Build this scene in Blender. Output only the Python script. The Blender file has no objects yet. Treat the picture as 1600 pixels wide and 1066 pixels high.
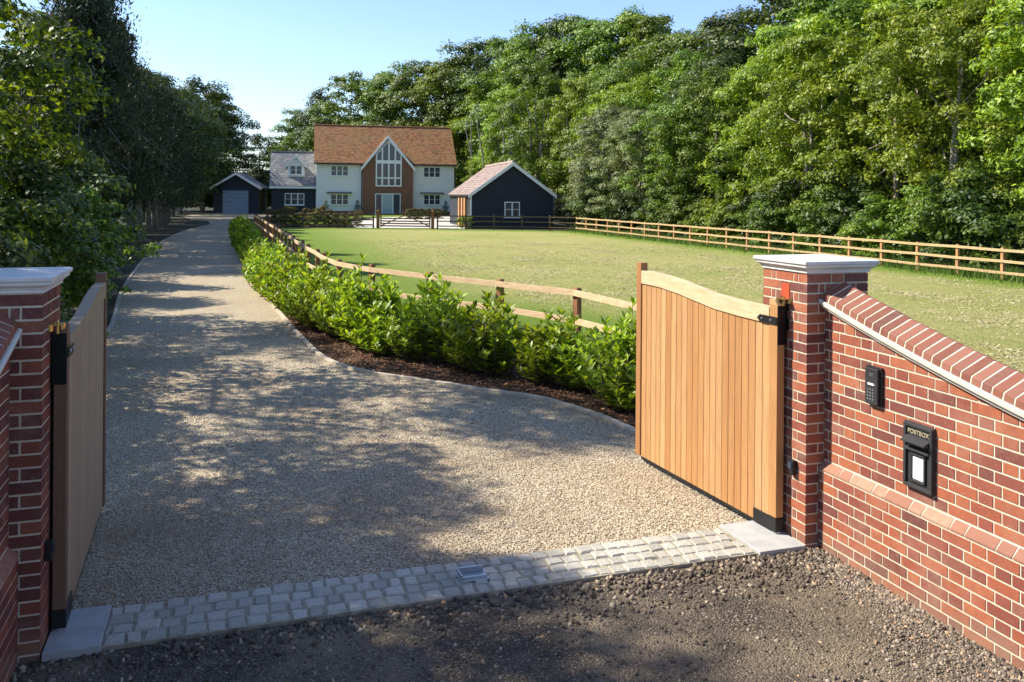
import bpy, math, random
import numpy as np
from mathutils import Vector, Matrix, Quaternion
random.seed(7)
R_ = math.radians
SC = bpy.context.scene
COL = SC.collection
# ---------------------------------------------------------------- camera
F_PX, H0, CAMZ, ROLL = 1350.0, 304.0, 2.64, 0.008
cam_d = bpy.data.cameras.new("camera")
cam = bpy.data.objects.new("camera", cam_d); COL.objects.link(cam)
cam_d.sensor_fit = 'HORIZONTAL'; cam_d.sensor_width = 36.0
cam_d.lens = 36.0 * F_PX / 1600.0
cam_d.shift_x = 0.0; cam_d.shift_y = (H0 - 533.0) / 1600.0
cam_d.clip_start = 0.1; cam_d.clip_end = 3000
cr = Vector((math.cos(ROLL), 0, math.sin(ROLL))); cu = Vector((-math.sin(ROLL), 0, math.cos(ROLL)))
m3 = Matrix((cr, cu, Vector((0, -1, 0)))).transposed()
cam.matrix_world = Matrix.Translation((0, 0, CAMZ)) @ m3.to_4x4()
SC.camera = cam
# ---------------------------------------------------------------- light
SUN_S = Vector((-0.983, 0.181, 0)).normalized(); SUN_EL = R_(43)
SUN = Vector((SUN_S.x * math.cos(SUN_EL), SUN_S.y * math.cos(SUN_EL), math.sin(SUN_EL)))
w = bpy.data.worlds.new("World"); SC.world = w; w.use_nodes = True
nt = w.node_tree; nt.nodes.clear()
sky = nt.nodes.new('ShaderNodeTexSky'); sky.sky_type = 'NISHITA'; sky.sun_disc = False
sky.sun_elevation = SUN_EL; sky.sun_rotation = math.atan2(SUN_S.x, SUN_S.y)
sky.air_density = 1.0; sky.dust_density = 0.35; sky.ozone_density = 2.6; sky.altitude = 50
bg = nt.nodes.new('ShaderNodeBackground'); bg.inputs[1].default_value = 0.12
wo = nt.nodes.new('ShaderNodeOutputWorld')
tint = nt.nodes.new('ShaderNodeMix'); tint.data_type = 'RGBA'; tint.blend_type = 'MULTIPLY'; tint.inputs[0].default_value = 1.0; tint.inputs[7].default_value = (0.92, 0.935, 1.05, 1)
nt.links.new(sky.outputs[0], tint.inputs[6]); nt.links.new(tint.outputs[2], bg.inputs[0]); nt.links.new(bg.outputs[0], wo.inputs[0])
sl = bpy.data.lights.new("sun", 'SUN'); sl.energy = 4.8; sl.angle = R_(0.53); sl.color = (1.0, 0.93, 0.82)
so = bpy.data.objects.new("sun", sl); COL.objects.link(so)
so.rotation_euler = SUN.to_track_quat('Z', 'Y').to_euler(); so.location = (-30, 5, 40)
SC.view_settings.view_transform = 'Standard'; SC.view_settings.look = 'None'
SC.view_settings.exposure = 0.98; SC.view_settings.gamma = 1.0
SC.cycles.max_bounces = 6; SC.cycles.transparent_max_bounces = 8
SC.cycles.use_denoising = True
# ---------------------------------------------------------------- helpers
def ray(u, v):
    return Vector((0, 1, 0)) + cr * ((u - 800) / F_PX) + cu * (-(v - H0) / F_PX)
def px(u, v, z=0.0):                      # photo pixel -> point on the plane z
    d = ray(u, v); t = (z - CAMZ) / d.z
    return Vector((d.x * t, d.y * t, z))
def px_y(u, v, y):                        # photo pixel -> point at distance y
    d = ray(u, v); t = y / d.y
    return Vector((d.x * t, y, CAMZ + d.z * t))
def set_props(o, label=None, cat=None, group=None, kind=None):
    if label: o['label'] = label
    if cat: o['category'] = cat
    if group: o['group'] = group
    if kind: o['kind'] = kind
    return o
def root(name, loc=(0, 0, 0), rz=0.0, label=None, cat=None, group=None):
    o = bpy.data.objects.new(name, None); COL.objects.link(o)
    o.empty_display_size = 0.2
    o.location = loc; o.rotation_euler = (0, 0, rz)
    return set_props(o, label, cat, group)
def mesh_np(name, V, faces, mats, smooth=False, fm=None):
    """V (n,3); faces (m,k) array or list of lists"""
    me = bpy.data.meshes.new(name)
    V = np.asarray(V, dtype=np.float32)
    if isinstance(faces, np.ndarray):
        m, k = faces.shape
        me.vertices.add(len(V)); me.vertices.foreach_set('co', V.ravel())
        me.loops.add(m * k); me.loops.foreach_set('vertex_index', faces.astype(np.int32).ravel())
        me.polygons.add(m); me.polygons.foreach_set('loop_start', np.arange(0, m * k, k, dtype=np.int32))
        me.update(calc_edges=True)
    else:
        me.from_pydata(V.tolist(), [], faces); me.update()
    for mt in (mats if isinstance(mats, (list, tuple)) else [mats]): me.materials.append(mt)
    if smooth: me.polygons.foreach_set('use_smooth', [True] * len(me.polygons))
    if fm is not None: me.polygons.foreach_set('material_index', fm)
    me.validate(); return me
def link(name, me, parent=None, loc=None, bevel=0.0):
    o = bpy.data.objects.new(name, me); COL.objects.link(o)
    if parent is not None: o.parent = parent
    if loc is not None: o.location = loc
    if bevel:
        b = o.modifiers.new('b', 'BEVEL'); b.width = bevel; b.segments = 2; b.limit_method = 'ANGLE'
    return o
class MB:
    def __init__(s): s.V = []; s.F = []; s.M = []
    def add(s, vs, fs, mi=0):
        b = len(s.V); s.V += [tuple(v) for v in vs]; s.F += [[i + b for i in f] for f in fs]; s.M += [mi] * len(fs)
    def hexa(s, p, mi=0):                 # 8 points: bottom 4 ccw, top 4 ccw
        s.add(p, [(3, 2, 1, 0), (4, 5, 6, 7), (0, 1, 5, 4), (1, 2, 6, 5), (2, 3, 7, 6), (3, 0, 4, 7)], mi)
    def box(s, x0, x1, y0, y1, z0, z1, mi=0):
        s.hexa([(x0, y0, z0), (x1, y0, z0), (x1, y1, z0), (x0, y1, z0), (x0, y0, z1), (x1, y0, z1), (x1, y1, z1), (x0, y1, z1)], mi)
    def bar(s, a, b, w, h, mi=0, up=Vector((0, 0, 1))):   # box along a-b
        a = Vector(a); b = Vector(b); d = (b - a).normalized(); sd = d.cross(up)
        if sd.length < 1e-4: sd = Vector((1, 0, 0))
        sd.normalize(); u = sd.cross(d); q = []
        for e in (a, b):
            q.append([e + sd * (i * w / 2) + u * (j * h / 2) for i, j in ((-1, -1), (1, -1), (1, 1), (-1, 1))])
        s.add(q[0] + q[1], [(3, 2, 1, 0), (4, 5, 6, 7), (0, 1, 5, 4), (1, 2, 6, 5), (2, 3, 7, 6), (3, 0, 4, 7)], mi)
    def tube(s, pts, rad, n=6, mi=0, cap=True):
        pts = [Vector(p) for p in pts]; b = len(s.V); ref = Vector((0.31, 0.95, 0.1)).normalized()
        for i, p in enumerate(pts):
            d = (pts[min(i + 1, len(pts) - 1)] - pts[max(i - 1, 0)]).normalized()
            a = d.cross(ref); 
            if a.length < 1e-3: a = d.cross(Vector((1, 0, 0)))
            a.normalize(); c = d.cross(a)
            for k in range(n):
                t = 2 * math.pi * k / n
                s.V.append(tuple(p + (a * math.cos(t) + c * math.sin(t)) * rad[i]))
        for i in range(len(pts) - 1):
            for k in range(n):
                k2 = (k + 1) % n
                s.F.append([b + i * n + k, b + i * n + k2, b + (i + 1) * n + k2, b + (i + 1) * n + k]); s.M.append(mi)
        if cap:
            s.F.append([b + k for k in range(n)][::-1]); s.F.append([b + (len(pts) - 1) * n + k for k in range(n)]); s.M += [mi, mi]
    def prism(s, poly, y0, y1, mi=0):     # poly of (x,z) ccw seen from -y, extruded in y
        n = len(poly)
        s.add([(x, y0, z) for x, z in poly] + [(x, y1, z) for x, z in poly],
              [list(range(n)), list(range(2 * n - 1, n - 1, -1))] + [[(i + 1) % n, i, n + i, n + (i + 1) % n] for i in range(n)], mi)
    def mesh(s, name, mats, smooth=False): return mesh_np(name, s.V, s.F, mats, smooth, s.M)
    def build(s, name, mats, parent=None, smooth=False, bevel=0.0, loc=None):
        return link(name, s.mesh(name, mats, smooth), parent, loc, bevel)
# ---------------------------------------------------------------- materials
class NT:
    def __init__(s, name):
        s.m = bpy.data.materials.new(name); s.m.use_nodes = True; s.t = s.m.node_tree; s.t.nodes.clear()
        s.out = s.n('ShaderNodeOutputMaterial'); s.bs = s.n('ShaderNodeBsdfPrincipled'); s.l(s.bs.outputs[0], s.out.inputs[0])
    def n(s, typ, **kw):
        n = s.t.nodes.new(typ)
        for k, v in kw.items(): setattr(n, k, v)
        return n
    def l(s, a, b): s.t.links.new(a, b)
    def co(s, scale=(1, 1, 1), rot=(0, 0, 0), kind='Object'):
        c = s.n('ShaderNodeTexCoord'); mp = s.n('ShaderNodeMapping'); mp.inputs['Scale'].default_value = scale
        mp.inputs['Rotation'].default_value = rot; s.l(c.outputs[kind], mp.inputs[0]); return mp.outputs[0]
    def noise(s, vec, scale, detail=4, rough=0.55):
        n = s.n('ShaderNodeTexNoise'); n.inputs['Scale'].default_value = scale; n.inputs['Detail'].default_value = detail
        n.inputs['Roughness'].default_value = rough
        if vec is not None: s.l(vec, n.inputs['Vector'])
        return n.outputs['Fac']
    def vor(s, vec, scale, feat='F1', out='Distance', rnd=1.0):
        n = s.n('ShaderNodeTexVoronoi'); n.feature = feat; n.inputs['Scale'].default_value = scale; n.inputs['Randomness'].default_value = rnd
        if vec is not None: s.l(vec, n.inputs['Vector'])
        return n.outputs[out]
    def ramp(s, fac, stops, interp='LINEAR'):
        r = s.n('ShaderNodeValToRGB'); r.color_ramp.interpolation = interp; e = r.color_ramp.elements
        while len(e) < len(stops): e.new(0.5)
        for i, (p, c) in enumerate(stops):
            e[i].position = p; e[i].color = (c[0], c[1], c[2], 1) if not isinstance(c, (int, float)) else (c, c, c, 1)
        s.l(fac, r.inputs[0]); return r.outputs[0]
    def mix(s, fac, a, b, mode='MIX'):
        m = s.n('ShaderNodeMix', data_type='RGBA', blend_type=mode)
        for sock, val in ((m.inputs[0], fac), (m.inputs[6], a), (m.inputs[7], b)):
            if hasattr(val, 'links') or hasattr(val, 'is_output'): s.l(val, sock)
            elif isinstance(val, (int, float)): sock.default_value = val
            else: sock.default_value = (*val, 1)
        return m.outputs[2]
    def math(s, op, a, b=0.0, c=None):
        m = s.n('ShaderNodeMath', operation=op)
        for i, v in enumerate((a, b) if c is None else (a, b, c)):
            if isinstance(v, (int, float)): m.inputs[i].default_value = v
            else: s.l(v, m.inputs[i])
        return m.outputs[0]
    def rnd(s):
        g = s.n('ShaderNodeNewGeometry'); return g.outputs['Random Per Island']
    def orand(s): return s.n('ShaderNodeObjectInfo').outputs['Random']
    def bump(s, h, strength=0.5, dist=0.01, nrm=None):
        b = s.n('ShaderNodeBump'); b.inputs['Strength'].default_value = strength; b.inputs['Distance'].default_value = dist
        s.l(h, b.inputs['Height'])
        if nrm is not None: s.l(nrm, b.inputs['Normal'])
        s.l(b.outputs[0], s.bs.inputs['Normal']); return b.outputs[0]
    def done(s, col=None, rough=0.8, spec=0.3, metal=0.0):
        if col is not None:
            if isinstance(col, tuple): s.bs.inputs['Base Color'].default_value = (*col, 1)
            else: s.l(col, s.bs.inputs['Base Color'])
        if isinstance(rough, (int, float)): s.bs.inputs['Roughness'].default_value = rough
        else: s.l(rough, s.bs.inputs['Roughness'])
        s.bs.inputs['Specular IOR Level'].default_value = spec; s.bs.inputs['Metallic'].default_value = metal
        return s.m
def plain(name, c, rough=0.6, spec=0.4, metal=0.0, var=0.12, scale=6.0):
    t = NT(name); n = t.noise(t.co(), scale, 5)
    f = t.ramp(n, [(0.3, tuple(x * (1 - var) for x in c)), (0.7, tuple(min(1, x * (1 + var)) for x in c))])
    t.bump(t.noise(t.co(), scale * 12, 3), 0.15, 0.002)
    return t.done(f, rough, spec, metal)
def leafmat(name, cols, rough=0.5, trans=0.35, spec=0.35, clump=0.35):
    """cols: dark, mid, bright; varied per leaf, per clump (low noise) and per plant"""
    t = NT(name)
    r = t.rnd(); n = t.noise(t.co(), clump, 2)
    o = t.orand()
    f = t.math('ADD', t.math('MULTIPLY', r, 0.45), t.math('MULTIPLY', n, 0.55))
    c = t.ramp(f, [(0.22, cols[0]), (0.47, cols[1]), (0.75, cols[2])])
    hs = t.n('ShaderNodeHueSaturation')
    t.l(t.math('ADD', t.math('MULTIPLY', o, 0.026), 0.476), hs.inputs['Hue'])
    t.l(t.math('ADD', t.math('MULTIPLY', o, 0.5), 0.75), hs.inputs['Value'])
    t.l(c, hs.inputs['Color'])
    t.l(hs.outputs[0], t.bs.inputs['Base Color'])
    t.bs.inputs['Roughness'].default_value = rough; t.bs.inputs['Specular IOR Level'].default_value = spec
    tr = t.n('ShaderNodeBsdfTranslucent'); 
    tc = t.mix(1.0, hs.outputs[0], (1.5, 1.5, 0.55), 'MULTIPLY'); t.l(tc, tr.inputs[0])
    mx = t.n('ShaderNodeMixShader'); mx.inputs[0].default_value = trans
    t.l(t.bs.outputs[0], mx.inputs[1]); t.l(tr.outputs[0], mx.inputs[2]); t.l(mx.outputs[0], t.out.inputs[0])
    return t.m
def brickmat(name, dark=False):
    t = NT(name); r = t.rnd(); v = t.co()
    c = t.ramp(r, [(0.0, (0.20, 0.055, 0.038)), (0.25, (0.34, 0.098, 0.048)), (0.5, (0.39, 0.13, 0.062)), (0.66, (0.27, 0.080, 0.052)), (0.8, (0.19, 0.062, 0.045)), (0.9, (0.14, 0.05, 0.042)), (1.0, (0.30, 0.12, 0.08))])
    if dark: c = t.mix(t.ramp(r, [(0.0, 0.85), (0.4, 0.3), (0.6, 0.8), (1.0, 0.5)]), c, (0.11, 0.042, 0.040))  # shade on the left pillar and wall mixed into their brick colour
    c = t.mix(t.ramp(t.noise(v, 18, 6, 0.7), [(0.35, 0.0), (0.75, 0.55)]), c, (0.16, 0.06, 0.045))
    c = t.mix(t.ramp(t.noise(v, 70, 3), [(0.62, 0.0), (0.75, 0.5)]), c, (0.5, 0.3, 0.2))
    c = t.mix(t.ramp(t.noise(v, 2.6, 6, 0.75), [(0.5, 0.0), (0.72, 0.28)]), c, (0.46, 0.31, 0.22))
    sz_ = t.n('ShaderNodeSeparateXYZ'); t.l(t.co(), sz_.inputs[0]); hgt = t.math('ADD', sz_.outputs[2], t.math('MULTIPLY', t.noise(v, 7, 5, 0.8), 0.35))
    c = t.mix(t.ramp(hgt, [(0.17, 0.5), (0.36, 0.0)]), c, (0.24, 0.18, 0.125))
    t.bump(t.noise(v, 160, 5, 0.7), 0.5, 0.004)
    return t.done(c, 0.88, 0.2)
M = {}
M['brick'] = brickmat('brick'); M['brick_shaded'] = brickmat('shaded_red_brick', True)
t = NT('mortar'); M['mortar'] = None
c = t.ramp(t.noise(t.co(), 40, 5), [(0.3, (0.56, 0.48, 0.35)), (0.7, (0.74, 0.65, 0.50))]); c = t.mix(t.ramp(t.noise(t.co(), 5, 5, .7), [(.45, 0.), (.75, .5)]), c, (0.42, 0.33, 0.23)); t.bump(t.noise(t.co(), 250, 4), 0.5, 0.003); M['mortar'] = t.done(c, 0.95, 0.1)
M['cream_stone'] = plain('cream_stone', (0.66, 0.60, 0.50), 0.8, 0.2, var=0.1, scale=9)
t = NT('cap_stone'); v = t.co(); n = t.noise(v, 3.5, 6, 0.6)
c = t.ramp(n, [(0.3, (0.50, 0.49, 0.46)), (0.55, (0.68, 0.66, 0.62)), (0.8, (0.74, 0.72, 0.68))])
c = t.mix(t.ramp(t.noise(v, 25, 4), [(0.6, 0.0), (0.8, 0.4)]), c, (0.35, 0.34, 0.30)); t.bump(t.noise(v, 120, 5), 0.25, 0.003)
M['cap'] = t.done(c, 0.75, 0.25)
def cedar(name, base, light, tint=((0.36, 0.155, 0.05), (0.46, 0.24, 0.09), (0.62, 0.41, 0.20))):
    t = NT(name); r = t.rnd(); v = t.co((14, 14, 0.9)); n = t.noise(v, 2.2, 6, 0.65)
    g = t.co((60, 60, 1.5)); fine = t.noise(g, 3.0, 4, 0.6)
    c = t.ramp(n, [(0.25, base), (0.75, light)])
    c = t.mix(0.55, c, t.ramp(r, [(0.0, tint[0]), (0.35, tint[1]), (0.7, tint[2]), (1.0, tint[0])]))
    c = t.mix(t.ramp(fine, [(0.35, 0.45), (0.6, 0.0)]), c, tuple(x * 0.62 for x in base))
    kn = t.vor(t.co((9, 9, 2.2)), 1.6); c = t.mix(t.ramp(kn, [(0.02, 0.7), (0.07, 0.0)]), c, (0.16, 0.07, 0.03))
    t.bump(fine, 0.25, 0.002); return t.done(c, 0.6, 0.25)
M['cedar'] = cedar('cedar', (0.36, 0.17, 0.065), (0.56, 0.31, 0.13))
M['cedar_dark'] = cedar('cedar_dark', (0.24, 0.10, 0.042), (0.36, 0.17, 0.075))
M['cedar_shaded'] = cedar('cedar_shaded', (0.28, 0.20, 0.13), (0.44, 0.34, 0.235), ((0.30, 0.215, 0.135), (0.36, 0.27, 0.18), (0.44, 0.34, 0.235)))  # same timber as the right leaf; left leaf's shade put into greyer colours
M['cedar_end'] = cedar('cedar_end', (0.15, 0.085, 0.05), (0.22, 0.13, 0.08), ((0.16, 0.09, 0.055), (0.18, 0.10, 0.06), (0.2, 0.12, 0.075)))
def lightwood(name, a, b, knots=True):
    t = NT(name); n = t.noise(t.co((3, 3, 22)), 1.5, 5, 0.6); c = t.ramp(n, [(0.3, a), (0.7, b)])
    if knots: c = t.mix(t.ramp(t.vor(t.co((2.2, 2.2, 6)), 1.0), [(0.05, 0.8), (0.12, 0.0)]), c, (0.30, 0.13, 0.05))
    t.bump(n, 0.3, 0.003); return t.done(c, 0.7, 0.2)
M['oak'] = lightwood('pale_oak', (0.50, 0.36, 0.20), (0.66, 0.50, 0.31))
M['rail'] = lightwood('rail_timber', (0.50, 0.35, 0.19), (0.68, 0.51, 0.31))
M['rail_gold'] = lightwood('field_rail_timber', (0.38, 0.25, 0.12), (0.56, 0.40, 0.21))
M['post_brown'] = plain('post_brown', (0.26, 0.12, 0.055), 0.8, 0.2, var=0.3, scale=8)
M['post_orange'] = plain('post_orange', (0.42, 0.22, 0.10), 0.8, 0.2, var=0.25, scale=8)
M['rail_grey'] = plain('weathered_rail', (0.12, 0.085, 0.055), 0.85, 0.2, var=0.25, scale=8)
M['black'] = plain('black_metal', (0.015, 0.015, 0.016), 0.45, 0.5, 0.2, var=0.2)
M['blackpl'] = plain('black_casting', (0.035, 0.035, 0.036), 0.4, 0.5, var=0.2)
M['steel'] = plain('galvanised_steel', (0.45, 0.46, 0.47), 0.35, 0.5, 0.8, var=0.2)
M['gold'] = plain('gold_zinc', (0.55, 0.40, 0.14), 0.35, 0.5, 0.9)
M['paper'] = plain('white_label', (0.75, 0.75, 0.74), 0.6, var=0.04)
M['letter'] = plain('gilt_lettering', (0.34, 0.30, 0.19), 0.5)
M['red'] = plain('red_brick_tile', (0.42, 0.075, 0.035), 0.85, 0.1)
M['slab'] = plain('stone_slab', (0.37, 0.37, 0.35), 0.85, 0.2, var=0.15, scale=7)
t = NT('granite_sett'); r = t.rnd(); v = t.co()
c = t.ramp(r, [(0.0, (0.36, 0.345, 0.285)), (0.5, (0.45, 0.43, 0.36)), (1.0, (0.54, 0.515, 0.43))]); c = t.mix(t.ramp(t.noise(v, 30, 6, 0.7), [(0.45, 0.0), (0.75, 0.55)]), c, (0.26, 0.235, 0.19)); t.bump(t.noise(v, 45, 5, 0.7), 0.9, 0.014)
M['sett'] = t.done(c, 0.8, 0.25)
M['sand'] = plain('jointing_sand', (0.30, 0.265, 0.19), 0.95, 0.1, var=0.3, scale=20)
M['kerb'] = plain('timber_kerb', (0.45, 0.39, 0.30), 0.85, 0.2, var=0.18, scale=5)
M['bark'] = plain('bark', (0.13, 0.095, 0.07), 0.95, 0.1, var=0.35, scale=5)
M['bark_grey'] = plain('grey_bark', (0.26, 0.23, 0.19), 0.95, 0.1, var=0.35, scale=5)
# ground materials
FA = px(1580, 440); FB = px(901, 362); fdir = (FB - FA).normalized(); fn = Vector((-fdir.y, fdir.x, 0)); fn = fn if fn.x > 0 else -fn
def gravelmat(name, cols, scale, bumpd=0.012, patch=None):
    t = NT(name); v = t.co(); cell = t.vor(v, scale, out='Color'); s = t.n('ShaderNodeSeparateColor'); t.l(cell, s.inputs[0])
    c = t.ramp(s.outputs[0], cols); d = t.vor(v, scale); c = t.mix(t.ramp(d, [(0.35, 0.0), (0.75, 0.75)]), c, tuple(x * 0.35 for x in cols[0][1]))
    if patch: c = t.mix(t.ramp(t.noise(v, patch[0], 5, 0.6), [(0.4, 0.0), (0.7, patch[2])]), c, patch[1])
    h = t.math('SUBTRACT', 1.0, d); t.bump(h, 0.9, bumpd); return t.done(c, 0.85, 0.25)
GR = [(0.0, (0.31, 0.245, 0.15)), (0.3, (0.47, 0.385, 0.25)), (0.6, (0.63, 0.535, 0.365)), (0.85, (0.74, 0.655, 0.49)), (1.0, (0.38, 0.29, 0.19))]
M['gravel'] = gravelmat('gravel', GR, 62, 0.012, (0.55, (0.30, 0.21, 0.13), 0.5))
M['rough'] = gravelmat('rough_road', [(0.0, (0.05, 0.040, 0.030)), (0.5, (0.10, 0.080, 0.058)), (0.9, (0.155, 0.125, 0.09)), (1.0, (0.36, 0.30, 0.22))], 75, 0.012, (1.1, (0.25, 0.195, 0.125), 0.9))
M['mulch'] = gravelmat('bark_mulch', [(0.0, (0.05, 0.022, 0.012)), (0.5, (0.11, 0.052, 0.028)), (1.0, (0.20, 0.11, 0.06))], 34, 0.02)
M['soil'] = gravelmat('soil', [(0.0, (0.028, 0.022, 0.015)), (0.6, (0.055, 0.045, 0.03)), (1.0, (0.09, 0.075, 0.05))], 14, 0.03, (0.35, (0.035, 0.055, 0.015), 0.8))
M['paving'] = plain('pale_paving', (0.50, 0.46, 0.40), 0.9, 0.1, var=0.12, scale=0.6)
t = NT('lawn'); v = t.co(); g1 = t.noise(v, 0.16, 4, 0.6); g2 = t.noise(t.co((1, 0.35, 1), (0, 0, 0.3)), 2.2, 6, 0.7); g3 = t.noise(v, 40, 4, 0.7)
sx = t.n('ShaderNodeSeparateXYZ'); t.l(t.co(), sx.inputs[0])
base = t.ramp(g3, [(0.3, (0.10, 0.165, 0.018)), (0.7, (0.20, 0.29, 0.04))])
dry = t.ramp(t.noise(v, 22, 5, 0.75), [(0.25, (0.17, 0.19, 0.04)), (0.5, (0.36, 0.34, 0.12)), (0.75, (0.56, 0.49, 0.25))])
att = t.n('ShaderNodeAttribute'); att.attribute_name = 'dry'
g4 = t.noise(t.co((1, 0.55, 1), (0, 0, -0.2)), 4.5, 6, 0.85)
mixn = t.math('ADD', t.math('ADD', t.math('MULTIPLY', g1, 0.35), t.math('MULTIPLY', g2, 0.35)), t.math('MULTIPLY', g4, 0.6))
fd = t.math('MULTIPLY', t.ramp(mixn, [(0.46, 0.2), (0.58, 0.6), (0.68, 1.0)]), att.outputs['Fac'])
c = t.mix(fd, base, dry); c = t.mix(t.ramp(t.noise(v, 9, 5, 0.8), [(0.55, 0.0), (0.72, 0.45)]), c, (0.07, 0.09, 0.02)); t.bump(t.noise(v, 30, 6, 0.8), 1.0, 0.06); M['lawn'] = t.done(c, 0.9, 0.15)
# leaves
M['leaf_bright'] = leafmat('ash_leaf', [(0.055, 0.115, 0.008), (0.15, 0.245, 0.016), (0.31, 0.41, 0.03)], trans=0.3)
M['leaf_mid'] = leafmat('broad_leaf', [(0.030, 0.072, 0.007), (0.085, 0.155, 0.013), (0.19, 0.275, 0.025)], trans=0.28)
M['leaf_yellow'] = leafmat('maple_leaf', [(0.055, 0.11, 0.008), (0.14, 0.205, 0.014), (0.27, 0.325, 0.025)], trans=0.3)
M['leaf_grey'] = leafmat('willow_leaf', [(0.075, 0.11, 0.035), (0.16, 0.20, 0.075), (0.27, 0.31, 0.14)], trans=0.25)
M['leaf_dark'] = leafmat('dark_leaf', [(0.02, 0.042, 0.007), (0.045, 0.08, 0.012), (0.095, 0.14, 0.02)], trans=0.25)
M['conifer'] = leafmat('conifer_spray', [(0.014, 0.024, 0.011), (0.028, 0.045, 0.018), (0.055, 0.07, 0.03)], trans=0.12, rough=0.7)
M['laurel'] = leafmat('laurel_leaf', [(0.07, 0.135, 0.010), (0.20, 0.31, 0.022), (0.36, 0.46, 0.04)], rough=0.42, trans=0.38, spec=0.35, clump=2.5)
M['photinia'] = leafmat('photinia_leaf', [(0.03, 0.07, 0.012), (0.07, 0.12, 0.022), (0.24, 0.08, 0.05)], rough=0.6, trans=0.2, clump=1.6, spec=.2)
M['grass'] = leafmat('grass_blade', [(0.09, 0.16, 0.015), (0.20, 0.28, 0.03), (0.40, 0.38, 0.13)], rough=0.7, trans=0.25, clump=0.5)
# building materials
def boards(name, c, pitch=0.16, amp=0.02):
    t = NT(name); sx = t.n('ShaderNodeSeparateXYZ'); t.l(t.co(), sx.inputs[0])
    fr = t.math('FRACT', t.math('MULTIPLY', sx.outputs[2], 1 / pitch)); t.bump(t.math('SUBTRACT', 1.0, fr), 1.0, amp)
    n = t.noise(t.co((1, 1, 6)), 2.0, 4); cc = t.ramp(n, [(0.3, tuple(x * 0.85 for x in c)), (0.7, tuple(min(1, x * 1.1) for x in c))])
    cc = t.mix(t.ramp(fr, [(0.88, 0.0), (0.97, 0.55)]), cc, tuple(x * 0.45 for x in c)); return t.done(cc, 0.6, 0.3)
M['white_boards'] = boards('white_boards', (0.82, 0.82, 0.79)); M['navy'] = boards('navy_boards', (0.024, 0.029, 0.038))
M['white'] = plain('white_paint', (0.80, 0.80, 0.78), 0.5, 0.4, var=0.03)
M['door_blue'] = plain('pale_blue_door', (0.34, 0.43, 0.46), 0.5, 0.4, var=0.05); M['garage_door'] = boards('garage_door', (0.22, 0.29, 0.36), 0.5, 0.02)
M['lead'] = plain('lead_grey', (0.10, 0.10, 0.11), 0.6); M['oakpost'] = plain('oak_post', (0.42, 0.22, 0.10), 0.8, 0.2, var=0.25)
def glass():
    t = NT('window_glass'); t.bs.inputs['Base Color'].default_value = (0.035, 0.05, 0.075, 1); t.bs.inputs['Roughness'].default_value = 0.12
    t.bs.inputs['Specular IOR Level'].default_value = 0.5; t.bs.inputs['IOR'].default_value = 1.5; return t.m
M['glass'] = glass()
def tiles(name, cols, axis=0, bw=0.33, bh=0.2, lichen=None):
    t = NT(name); sx = t.n('ShaderNodeSeparateXYZ'); t.l(t.co(), sx.inputs[0]); cb = t.n('ShaderNodeCombineXYZ')
    t.l(sx.outputs[axis], cb.inputs[0]); t.l(sx.outputs[2], cb.inputs[1]); b = t.n('ShaderNodeTexBrick'); t.l(cb.outputs[0], b.inputs['Vector'])
    b.inputs['Scale'].default_value = 1.0; b.inputs['Brick Width'].default_value = bw; b.inputs['Row Height'].default_value = bh
    b.inputs['Mortar Size'].default_value = 0.018; b.inputs['Color1'].default_value = (0, 0, 0, 1); b.inputs['Color2'].default_value = (1, 1, 1, 1); b.inputs['Mortar'].default_value = (0.5, 0.5, 0.5, 1); b.inputs['Bias'].default_value = 0
    r = t.ramp(b.outputs['Color'], cols); n = t.noise(t.co(), 0.8, 5, 0.7)
    if lichen: r = t.mix(t.ramp(n, [(0.42, 0.0), (0.68, 0.6)]), r, lichen)
    c = t.mix(t.math('MULTIPLY', b.outputs['Fac'], 0.6), r, tuple(x * 0.3 for x in cols[0][1])); 
    fr = t.math('FRACT', t.math('MULTIPLY', sx.outputs[2], 1 / bh)); t.bump(t.math('SUBTRACT', 1.0, fr), 0.9, 0.02); return t.done(c, 0.85, 0.2)
M['clay_tiles'] = tiles('clay_tiles', [(0, (0.13, 0.062, 0.034)), (0.35, (0.25, 0.11, 0.048)), (0.7, (0.33, 0.16, 0.072)), (1, (0.20, 0.11, 0.065))], 0, 0.34, 0.2, (0.22, 0.165, 0.065))
M['slate'] = tiles('slate_tiles', [(0, (0.15, 0.155, 0.16)), (0.5, (0.21, 0.21, 0.205)), (1, (0.28, 0.275, 0.26))], 0, 0.4, 0.28)
M['barn_tiles'] = tiles('barn_tiles', [(0, (0.20, 0.145, 0.12)), (0.5, (0.28, 0.21, 0.175)), (1, (0.36, 0.275, 0.23))], 1, 0.34, 0.2)
M['ridge'] = plain('ridge_tile', (0.40, 0.31, 0.25), 0.85, 0.2, var=0.2); M['ridge_brown'] = plain('clay_ridge', (0.24, 0.11, 0.06), 0.85, 0.2, var=0.25)
t = NT('house_brick'); sx = t.n('ShaderNodeSeparateXYZ'); t.l(t.co(), sx.inputs[0]); cb = t.n('ShaderNodeCombineXYZ')
t.l(t.math('ADD', sx.outputs[0], sx.outputs[1]), cb.inputs[0]); t.l(sx.outputs[2], cb.inputs[1]); b = t.n('ShaderNodeTexBrick'); t.l(cb.outputs[0], b.inputs['Vector'])
b.inputs['Scale'].default_value = 1; b.inputs['Brick Width'].default_value = 0.225; b.inputs['Row Height'].default_value = 0.075; b.inputs['Mortar Size'].default_value = 0.008
b.inputs['Color1'].default_value = (0.24, 0.085, 0.045, 1); b.inputs['Color2'].default_value = (0.13, 0.05, 0.035, 1); b.inputs['Mortar'].default_value = (0.30, 0.24, 0.18, 1)
M['house_brick'] = t.done(b.outputs['Color'], 0.9, 0.15)

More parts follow.
